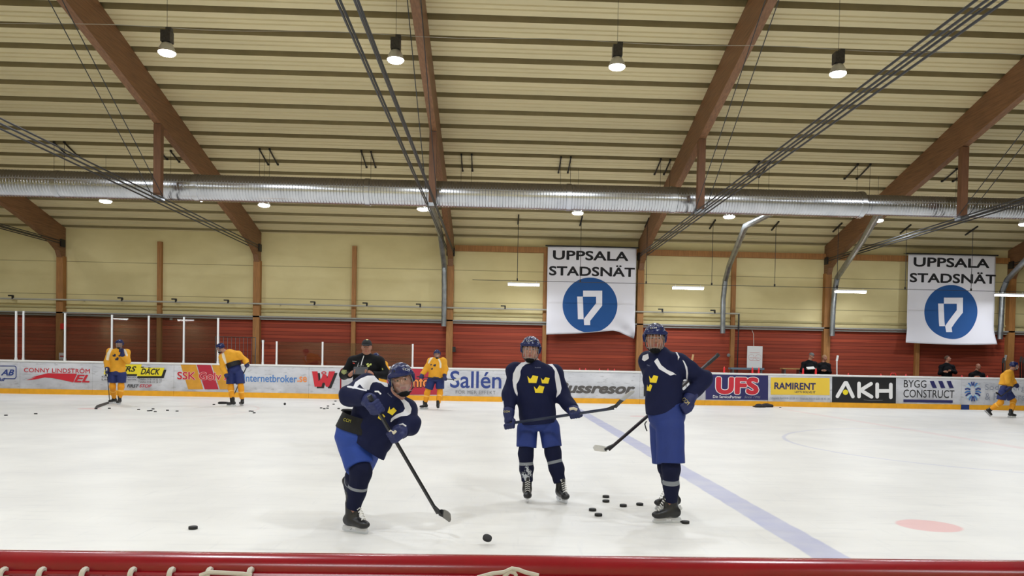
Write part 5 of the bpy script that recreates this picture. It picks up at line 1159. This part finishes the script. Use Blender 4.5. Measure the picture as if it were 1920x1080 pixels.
# -- yellow players
def yellow(label, J, root, face, hem, pant_top, whites, crowns, feet, gl=(), tilt=(0, 0, 1), knee=.68, wid=(.24, .165), seed=20, visor='cage'):
    F = Figure(label, (root[0], root[1], 0), .017); F.body(J, face, tilt, 'fair', rgb(175, 129, 110)); F.jersey(yellow_j, hem, wid, sleeve=(.1, .09, .07), bulk=.112, attrs={'white': px_white(whites) if whites else (lambda V: np.full(len(V), -1.0))}, wr=.008, seed=seed)
    F.pants(pant_n, pant_top, knee, (.21, .175), (.135, .135), seed=seed+1)
    for q in 'ab': F.sock(q, sock_y, (.088, .082, .06), tape_fn(.3, .02))
    for q, t in zip('ab', feet): F.skate(q, t[0], t[1] if len(t) > 1 and len(t[1]) == 3 else (0, 0, 1))
    F.helmet(helm_b, visor); collar(F, .075)
    for q, c, ax, sd in gl: F.glove(q, c, ax, glove_n, side=sd)
    for c in crowns: crown(F.toptree, *c[:3], darkcrown, F.o, *c[3:])
    return F
tape_b = mat('stick_blade', rgb(24, 24, 26), .5)
# 1: hand to face
d = 23.9; p = lambda x, y, dy=0: at(x, y, d+dy); fa, fb = ground(214, 756.5)+UP, ground(224, 758.5)+UP
J = dict(head=p(224.5, 645), neck=p(222, 657), chest=p(221, 670), pelvis=p(220, 697), sa=p(207, 660), ea=p(201, 678), wa=p(201, 690, -.15), sb=p(237, 661), eb=p(239, 677, -.1), wb=p(230, 667, -.28), ha=p(212, 702), hb=p(228, 702), ka=p(211, 725), kb=p(227, 725), fa=fa, fb=fb)
F = yellow('person in yellow jersey standing with a glove raised to the face', J, (fa+fb)/2, (.05, -1, 0), p(220, 698), p(220, 694), [zoom([(215, 185), (235, 205), (190, 225), (165, 280), (150, 355), (118, 345), (130, 270), (170, 205)], 180, 620, 6.35), zoom([(330, 210), (355, 230), (380, 290), (370, 310), (345, 280), (335, 240)], 180, 620, 6.35)],
           [(214, 668.7, 6.5), (224, 668.5, 4.5), (219, 675.6, 7)], [((-.5, -.85, 0), ()), ((.05, -1, 0), ())], [('b', p(227, 657, -.36), (.1, -.2, 1), 1)])
s0 = p(200.5, 697, -.2); hl = ground(206, 756); tl = ground(181, 766.5); ax = unit(hl-s0); F.glove('a', s0, ax, glove_n)
stick('black hockey stick resting on ice before the yellow skater with raised glove', s0-ax*.12, hl, tl, tape=(.1, tape_b), group=None, shaft_tape=M['white'], grip=.3)
# 2: bending over, seen from behind
d = 24.2; p = lambda x, y, dy=0: at(x, y, d+dy); fa, fb = ground(454, 761)+UP, ground(436, 762)+UP
J = dict(head=p(413.5, 652, -.1), neck=p(424, 661), chest=p(432, 668, .02), pelvis=p(440, 692, .05), sa=p(447, 665, .05), ea=p(461, 677, .0), wa=p(463, 684, -.15), sb=p(417, 670, .0), eb=p(418, 690, -.15), wb=p(424, 703, -.3), ha=p(448, 700, .05), hb=p(432, 700, .0), ka=p(452, 728), kb=p(433, 728), fa=fa, fb=fb)
F = yellow('person in yellow jersey bending over the stick, seen from behind', J, (fa+fb)/2, (-1, -.1, -.35), p(437, 680, .05), p(439, 686, .05), [zoom([(160, 260), (185, 250), (210, 330), (225, 400), (200, 390), (170, 320)], 390, 620, 6.35)], [], [((-.25, .3, 0), ()), ((-1, -.15, 0), ())], [('a', p(463.5, 685, -.15), (-.5, -.1, -.9), 1)], tilt=(-.45, 0, 1), knee=.7, wid=(.235, .18), seed=24)
mb = MB(); c = p(438, 683, .04); n = unit(np.array([-.35, 0, 1])); x, y, _ = frame_of(n); V = [c+n*h+x*.222*math.cos(a)+y*.222*math.sin(a) for h in (-.07, .07) for a in np.linspace(0, 2*math.pi, 25)]; mb.add(V, [(i, i+1, 26+i, 25+i) for i in range(24)]); mb.build('waistband', mat('black_waistband', rgb(22, 22, 24), .7), F.o, True)
s0 = p(464, 684, -.15); hl = ground(431, 757.5); tl = ground(409, 758); ax = unit(hl-s0); F.glove('b', p(424, 704.5, -.3), (.3, .2, -1), glove_n)
stick('black hockey stick of the bending yellow skater', s0-ax*.1, hl, tl, tape=(.1, tape_b), group=None)
# 3: standing by the red advert
d = 24.2; p = lambda x, y, dy=0: at(x, y, d+dy); fa, fb = ground(797, 767)+UP, ground(821, 768)+UP
J = dict(head=p(819.5, 664), neck=p(818.5, 674), chest=p(817, 686), pelvis=p(817, 709), sa=p(808, 677), ea=p(799, 692), wa=p(791, 703, -.12), sb=p(831, 677), eb=p(835, 692), wb=p(833.5, 703, -.1), ha=p(809, 713), hb=p(825, 713), ka=p(801, 737), kb=p(825, 737), fa=fa, fb=fb)
F = yellow('person in yellow jersey standing before the red advert holding the stick low', J, (fa+fb)/2, (.1, -1, 0), p(817, 711.5), p(817, 708), [zoom([(235, 205), (262, 215), (225, 260), (190, 320), (172, 320), (185, 270)], 780, 640, 7.71), zoom([(315, 250), (345, 260), (368, 320), (368, 385), (342, 385), (338, 310)], 780, 640, 7.71)], [(808, 685, 3.4), (814.8, 687, 5.5), (809.7, 693, 4)], [((-.8, -.45, 0), ()), ((.1, -1, 0), ())], [], wid=(.225, .16), seed=28, visor='visor')
s0, s1 = p(791, 707, -.2), p(834, 710.5, -.2); ax = unit(s1-s0); F.glove('a', s0-ax*.02, ax, glove_n); F.glove('b', s1, ax, glove_n)
stick('black hockey stick held across by the yellow skater before red advert', s0-ax*.15, at(850, 711.5, 24), at(861, 708, 23.9), (-.3, 0, -1), tape=(.1, mat('white_blade_tape', rgb(206, 204, 200), .8)), group=None, bh=.06)
# 4: skating to the right
d = 25.0; p = lambda x, y, dy=0: at(x, y, d+dy); fb = ground(1898, 783)+UP; fa = p(1856, 768, .2)
J = dict(head=p(1901, 686), neck=p(1894, 697), chest=p(1889, 707), pelvis=p(1885, 728), sa=p(1890, 700, -.2), ea=p(1890, 716, -.28), wa=p(1896, 724, -.22), sb=p(1891, 700, .18), eb=p(1899, 714, .2), wb=p(1904, 721, .12), ha=p(1881, 735, -.1), hb=p(1888, 735, .1), ka=p(1876, 755, -.05), kb=p(1900, 752, .08), fa=fa, fb=fb-np.array([.05, 0, 0]))
F = yellow('person in yellow jersey skating to the right past the emblem advert', J, fb, (1, -.25, -.05), p(1885, 723), p(1886, 726), [], [], [((.75, 0, -.7), (.6, 0, .7)), ((1, 0, 0), ())], [('b', p(1907, 723, .1), (.4, 0, -1), 1)], tilt=(.15, 0, 1), wid=(.165, .2), seed=31, knee=.72)
F.glove('a', p(1890, 730, -.3), (-.7, 0, -.5), glove_n); s0 = p(1904, 722, -.3); 
stick('black hockey stick carried by the skating yellow player', s0, at(1876, 744, 24.5), at(1869, 737, 24.3), (0, 0, 1), group=None, bh=.05)
# 5: hidden behind the coach
d = 23.4; p = lambda x, y, dy=0: at(x, y, d+dy); fa, fb = ground(703, 770)+UP, ground(721, 770)+UP
J = dict(head=p(705, 670), neck=p(709, 681), chest=p(709, 692), pelvis=p(710, 716), sa=p(697, 684), ea=p(692, 698), wa=p(697, 709, -.2), sb=p(720, 684), eb=p(725, 693), wb=p(726, 699, -.15), ha=p(704, 721), hb=p(717, 721), ka=p(702, 743), kb=p(720, 743), fa=fa, fb=fb)
F = yellow('person in yellow jersey mostly hidden behind the coach', J, (fa+fb)/2, (0, -1, 0), p(710, 719), p(710, 715), [zoom([(1200, 745), (1290, 800), (1270, 870), (1220, 850)], 620, 620, 13.5)], [], [((-.2, -1, 0), ()), ((.2, -1, 0), ())], [('b', p(727, 701, -.2), (0, -.4, 1), 1), ('a', p(696, 712, -.3), (0, -.4, 1), 1)], seed=34)

hl = ground(667, 771.5); stick('black hockey stick whose blade lies on ice left of the coach', p(701, 705, -.25), hl, ground(640, 772), tape=(.1, tape_b), group=None)
# -- coach and the men at the bench
black_j = pattern_mat('black_jacket', rgb(12, 13, 18), [], .75, .2, 60, .2)
black_t = mat('black_trousers', rgb(18, 18, 21), .75, noise=.2, scale=7)
def coach():
    d = 13.25; p = lambda x, y, dy=0: at(x, y, d+dy); fa, fb = ground(672, 846)+UP, ground(705, 846)+UP
    J = dict(head=p(687.5, 651), neck=p(687, 667), chest=p(686, 690), pelvis=p(684, 748), sa=p(662, 678), ea=p(645, 703, -.02), wa=p(656, 703, -.3), sb=p(711, 678), eb=p(725, 703, .0), wb=p(698, 702, -.3), ha=p(675, 758), hb=p(694, 758), ka=p(668, 800), kb=p(702, 800), fa=fa, fb=fb)
    F = Figure('person in black jacket and cap looking down at a dark clipboard', ((fa+fb)[0]/2, (fa+fb)[1]/2, 0), .0115)
    ca, cb = p(662.5, 698.5, -.42), p(689.5, 698.5, -.42)
    F.body(J, (.05, -1, -.02), (0, 0, 1), 'ruddy', rgb(170, 118, 96), hands=[dict(w=J['wa'], c=ca, axis=(0, .5, 1), palm=(.4, -1, 0)), dict(w=J['wb'], c=cb, axis=(0, .5, 1), palm=(-.4, -1, 0))])
    F.jersey(black_j, p(685, 756, .02), (.225, .15), 'jacket', (.082, .074, .052), .092, None, .006, 41)
    F.pants(black_t, p(685, 745, 0), 1.0, (.18, .14), (.10, .085), 'trousers', 42)
    for q in 'ab': F.sock(q, black_t, (.085, .085, .085), None, 'trouser_leg'); F.skate(q, (-.25 if q == 'a' else .25, -1, 0))
    F.cap_hat(mat('black_cap', rgb(22, 22, 26), .8)); 
    for x, y in ((684.5, 635), (692.5, 635), (688.5, 637.8)): crown(F.htree, x, y, 5.2, mat('pale_crown', rgb(226, 216, 150), .7), F.o)
    for x, y in ((689, 684.5), (694.5, 685), (690.5, 688)): crown(F.toptree, x, y, 4.6, mat('lime_crown', rgb(196, 204, 110), .7), F.o)
    v, f = fine_poly([(681.3, 667), (683, 667), (679, 680), (677.3, 688), (675.3, 688), (677.5, 679)]); drape('zipper', F.toptree, v, f, mat('white_zip', rgb(206, 206, 206), .5), F.o)
    v, f = fine_poly([(671.5, 681), (673, 679), (671, 688), (669, 688)]); drape('pocket_zip', F.toptree, v, f, mat('grey_zip', rgb(150, 150, 150), .5), F.o)
    v, f = fine_poly([(661.5, 679.5), (665, 681), (665, 682.5), (661.5, 681.5)]); drape('badge', F.toptree, v, f, mat('red_badge', rgb(206, 60, 50), .6), F.o); word(F.toptree, 'CCM', 664.5, 677.7, 7.5, 1.3, lettw, F.o, -.1)
    v, f = fine_poly([(639.5, 692.5), (650, 694), (650.5, 699), (645, 702.5), (640, 699)]); drape('sleeve_patch', F.toptree, v, f, mat('olive_patch', rgb(128, 134, 74), .7), F.o)
    v, f = fine_poly([(716, 690), (718, 691), (718.5, 694), (716.5, 693)]); drape('sleeve_mark', F.toptree, v, f, mat('lime_crown', rgb(196, 204, 110), .7), F.o)
    n = unit(np.array([0, -.75, 1])); c = (p(658.5, 689.5, -.5)+p(682, 694, -.5))/2; c = p(670.5, 693, -.47)
    c = (ca+cb)/2+np.array([0, -.02, .03]); mb = MB(); mb.box(c, (.235, .17, .014), np.stack([[1, 0, 0], [0, .72, .69], [0, -.69, .72]], 1)); mb.box(c+np.array([0, .07, .078]), (.09, .02, .012), np.stack([[1, 0, 0], [0, .72, .69], [0, -.69, .72]], 1)); tag(mb.build('clipboard', mat('dark_clipboard', rgb(38, 38, 42), .5)), 'dark clipboard held in both hands by the coach', 'clipboard')
coach()
def bench_man(label, head, neck, sh, pel, el, wr, face, hat=None, seed=50, hair_c=None, sit=False, d=30.75):
    p = lambda x, y, dy=0: at(x, y, d+dy); fl = .28
    h = p(*pel); fx = lambda x: np.array([p(x, pel[1])[0], d, fl+.09])
    J = dict(head=p(*head, -.03), neck=p(*neck), chest=p((neck[0]+pel[0])/2, neck[1]+11), pelvis=p(*pel), sa=p(*sh[0]), sb=p(*sh[1]), ea=p(*el[0], -.06), eb=p(*el[1], -.06), wa=p(*wr[0], -.26), wb=p(*wr[1], -.26), ha=p(pel[0]-4, pel[1]+3), hb=p(pel[0]+4, pel[1]+3))
    for q, sx in (('a', -5), ('b', 5)):
        J['f'+q] = fx(pel[0]+sx); hq = np.array(J['h'+q]); J['k'+q] = np.array([hq[0], hq[1]-.42, hq[2]]) if sit else (hq+J['f'+q])/2
        if sit: J['f'+q] = np.array([hq[0], hq[1]-.42, fl+.09])
    F = Figure(label, (h[0], h[1], fl), .017); wa, wb = np.array(J['wa']), np.array(J['wb']); F.body(J, face, (0, 0, 1), 'ruddy', rgb(170, 118, 96), hands=[dict(w=wa, c=wa+np.array([.07, -.03, .0]), axis=(0, .2, 1), palm=(.3, -1, 0)), dict(w=wb, c=wb+np.array([-.07, -.03, .0]), axis=(0, .2, 1), palm=(-.3, -1, 0))])
    F.jersey(black_j, p(pel[0], pel[1]+4), (.205, .15), 'jacket', (.082, .075, .05), .09, None, .007, seed); F.pants(black_t, p(pel[0], pel[1]), 1.0, (.17, .14), (.1, .085), 'trousers', seed+1)
    for q in 'ab':
        F.sock(q, black_t, (.085, .08, .075), None, 'trouser_leg'); a = np.array(J['f'+q]); mb = MB(); mb.box(a+np.array([0, -.07, -.05]), (.1, .28, .08)); mb.build('shoe', M['black'], F.o)
    if hat: F.cap_hat(hat, False)
    elif hair_c: F.hair(hair_c)
    return F
beanie = mat('grey_beanie', rgb(112, 112, 110), .9, noise=.3, scale=30)
F = bench_man('person in black jacket and grey cap holding a paper behind the boards', (1521.5, 667.5), (1518, 677), ((1507, 682), (1528, 682)), (1517, 712), ((1503, 695), (1530, 693)), ((1513, 692), (1526, 692)), (.7, -.7, -.4), beanie)
c = at(1520, 690, 30.38); mb = MB(); mb.box(c, (.3, .2, .012), np.stack([[1, 0, .1], [0, .9, .44], [-.1, -.44, .9]], 1)); tag(mb.build('paper', M['white']), 'white paper held by the man with the grey cap', 'paper')
bench_man('person in black jacket with fair hair and folded arms behind the boards', (1546, 671), (1544, 680.5), ((1535, 685), (1553, 685)), (1544, 713), ((1532, 698), (1556, 698)), ((1541, 695), (1548, 695)), (.4, -.9, 0), None, 54, mat('fair_hair', rgb(150, 116, 84), .8), False, 31.15)
bench_man('person in black jacket standing with folded arms right of smooth banner post', (1777, 672.5), (1775, 682), ((1765, 688), (1786, 688)), (1775, 716), ((1762, 700), (1791, 698)), ((1770, 697), (1782, 695)), (.7, -.7, .25), None, 58, mat('short_dark_hair', rgb(86, 66, 52), .85))
bench_man('bald person in black jacket sitting low behind the boards', (1834, 687.5), (1831, 697), ((1821, 703), (1842, 703)), (1831, 726), ((1818, 716), (1845, 714)), ((1828, 707), (1836, 707)), (.15, -1, -.3), None, 62, None, True)

# ---------------------------------------------------------------- pucks, loose gear, sticks behind the boards
def puck():
    o = empty('puck', (0, 0, 0)); mb = MB(); mb.lathe([(.034, 0), (.0375, .002), (.0381, .005), (.0381, .0204), (.0375, .0234), (.034, .0254)], 28); mb.build('disc', M['rubber'], o, True); return o
PK = None
PUCKS = [(362, 992, 'black puck alone on ice at left of the shooting skater'), (1136, 933, 'black puck farthest of the two close together right of middle skater'), (1136, 941.5, 'black puck nearer of the two close together right of middle skater'), (1168.5, 950, 'black puck between the close pair and the sideways skater'), (1199.5, 947.5, 'black puck just left of the sideways skater'),
         (1111, 958, 'black puck nearest the middle skater'), (1122, 967.5, 'black puck closest to the camera in front of the close pair'), (1285, 981.5, 'black puck beside the heel of the sideways skater'),
         (11, 779.5, 'black puck on far ice at the very left'), (67, 776.5, 'black puck below the red arrow board'), (180, 767, 'black puck at blade tip of the raised-glove skater'), (205, 766.3, 'black puck just right of the raised-glove skater blade'), (260, 768.7, 'black puck left of the cluster below the yellow labels'), (278.5, 771, 'black puck in cluster below yellow labels, left'), (283, 770.6, 'black puck touching the left one in cluster below yellow labels'), (287, 767.5, 'black puck farthest in the cluster below yellow labels'), (291, 772.5, 'black puck nearest in the cluster below yellow labels'),
         (314, 770, 'black puck right of cluster, left one of two'), (332, 771.5, 'black puck below the slanted stripes, right one of two'), (401, 759, 'black puck before blade of the bending yellow skater'), (469, 771.5, 'black puck right of bending yellow skater, left'), (473, 771.8, 'black puck second right of bending yellow skater'), (476.5, 774.8, 'black puck right of bending yellow skater, nearest'),
         (629, 752.7, 'black puck nearest the far goal'), (625.5, 758.6, 'black puck second from the far goal'), (615, 762, 'black puck third from the far goal'), (602, 765.6, 'black puck at left of row near far goal'), (608, 767, 'black puck in middle of row near far goal'), (614, 766, 'black puck at right of row near far goal'), (635, 766.8, 'black puck beside the stick blade left of the coach'), (1463, 764.5, 'black puck at foot of the yellow slab lettering board')]
for px, py, lab in PUCKS:
    if PK is None: o = PK = puck()
    else: o = copy_tree(PK)
    g = ground(px, py); o.location = (g[0], g[1], 0); tag(o, lab, 'puck', 'black pucks on the ice')
o = copy_tree(PK); o.location = at(913, 1011, 6.3); o.rotation_euler = (.45, .25, 0); tag(o, 'black puck tilted in flight after the shot', 'puck', 'black pucks on the ice')
o = copy_tree(PK); g = ground(533.5, 759.5); o.location = (g[0], g[1], .038); o.rotation_euler = (math.pi/2, 0, .9); tag(o, 'black puck standing on its edge below web address', 'puck', 'black pucks on the ice')
for px, py, lab, sz in ((1423, 760, 'dark round glove lying at foot of navy advert, left one', (.16, .12, .09)), (1437, 759.5, 'dark glove lying at foot of navy advert, right one', (.2, .13, .1))):
    g = ground(px, py+4); F = Field(g-.3, g+.35, .018); c = np.array([g[0], g[1], .05]); F.ell(c, np.eye(3), sz, .02); F.cap(c+np.array([.05, 0, .02]), c+np.array([.2, -.02, .0]), .05, .06, .02)
    for i in range(4): F.cap(c+np.array([-.08, -.06+.04*i, .0]), c+np.array([-.2, -.08+.05*i, -.02]), .025, .02, .01)
    F.plane((0, 0, .004), (0, 0, -1)); ob, _ = F.build('glove', mat('dark_glove', rgb(30, 26, 28), .6), None); tag(ob, lab, 'glove')
for px, y0, y1, lab, col in ((1569, 676, 703, 'white stick leaning behind boards right of the two men', M['white']), (1298, 674, 690, 'thin pale stick behind the boards left of sideways skater stick', mat('pale_wood', rgb(196, 160, 110), .6)), (1884, 675, 704, 'grey stick in the rack left of skating yellow head', M['steel']), (1880, 680, 706, 'dark stick in the rack left of skating yellow head', M['black']), (1913, 678, 706, 'dark stick behind the boards right of skating yellow head, left', M['black']), (1918, 680, 706, 'dark stick behind the boards right of skating yellow head, right', M['black'])):
    a, c = at(px, y0, 30.1), at(px+1, y1+18, 30.0); c[2] = .29; ss = empty('hockey_stick', tuple(c), lab, 'hockey stick', 'sticks behind the boards'); mb = MB(); mb.bar(c, a, .04, .03); mb.build('shaft', col, ss); mb = MB(); mb.bar(a-np.array([0, 0, .02]), a+np.array([.03, -.02, .2]), .03, .075); mb.build('blade', col, ss)
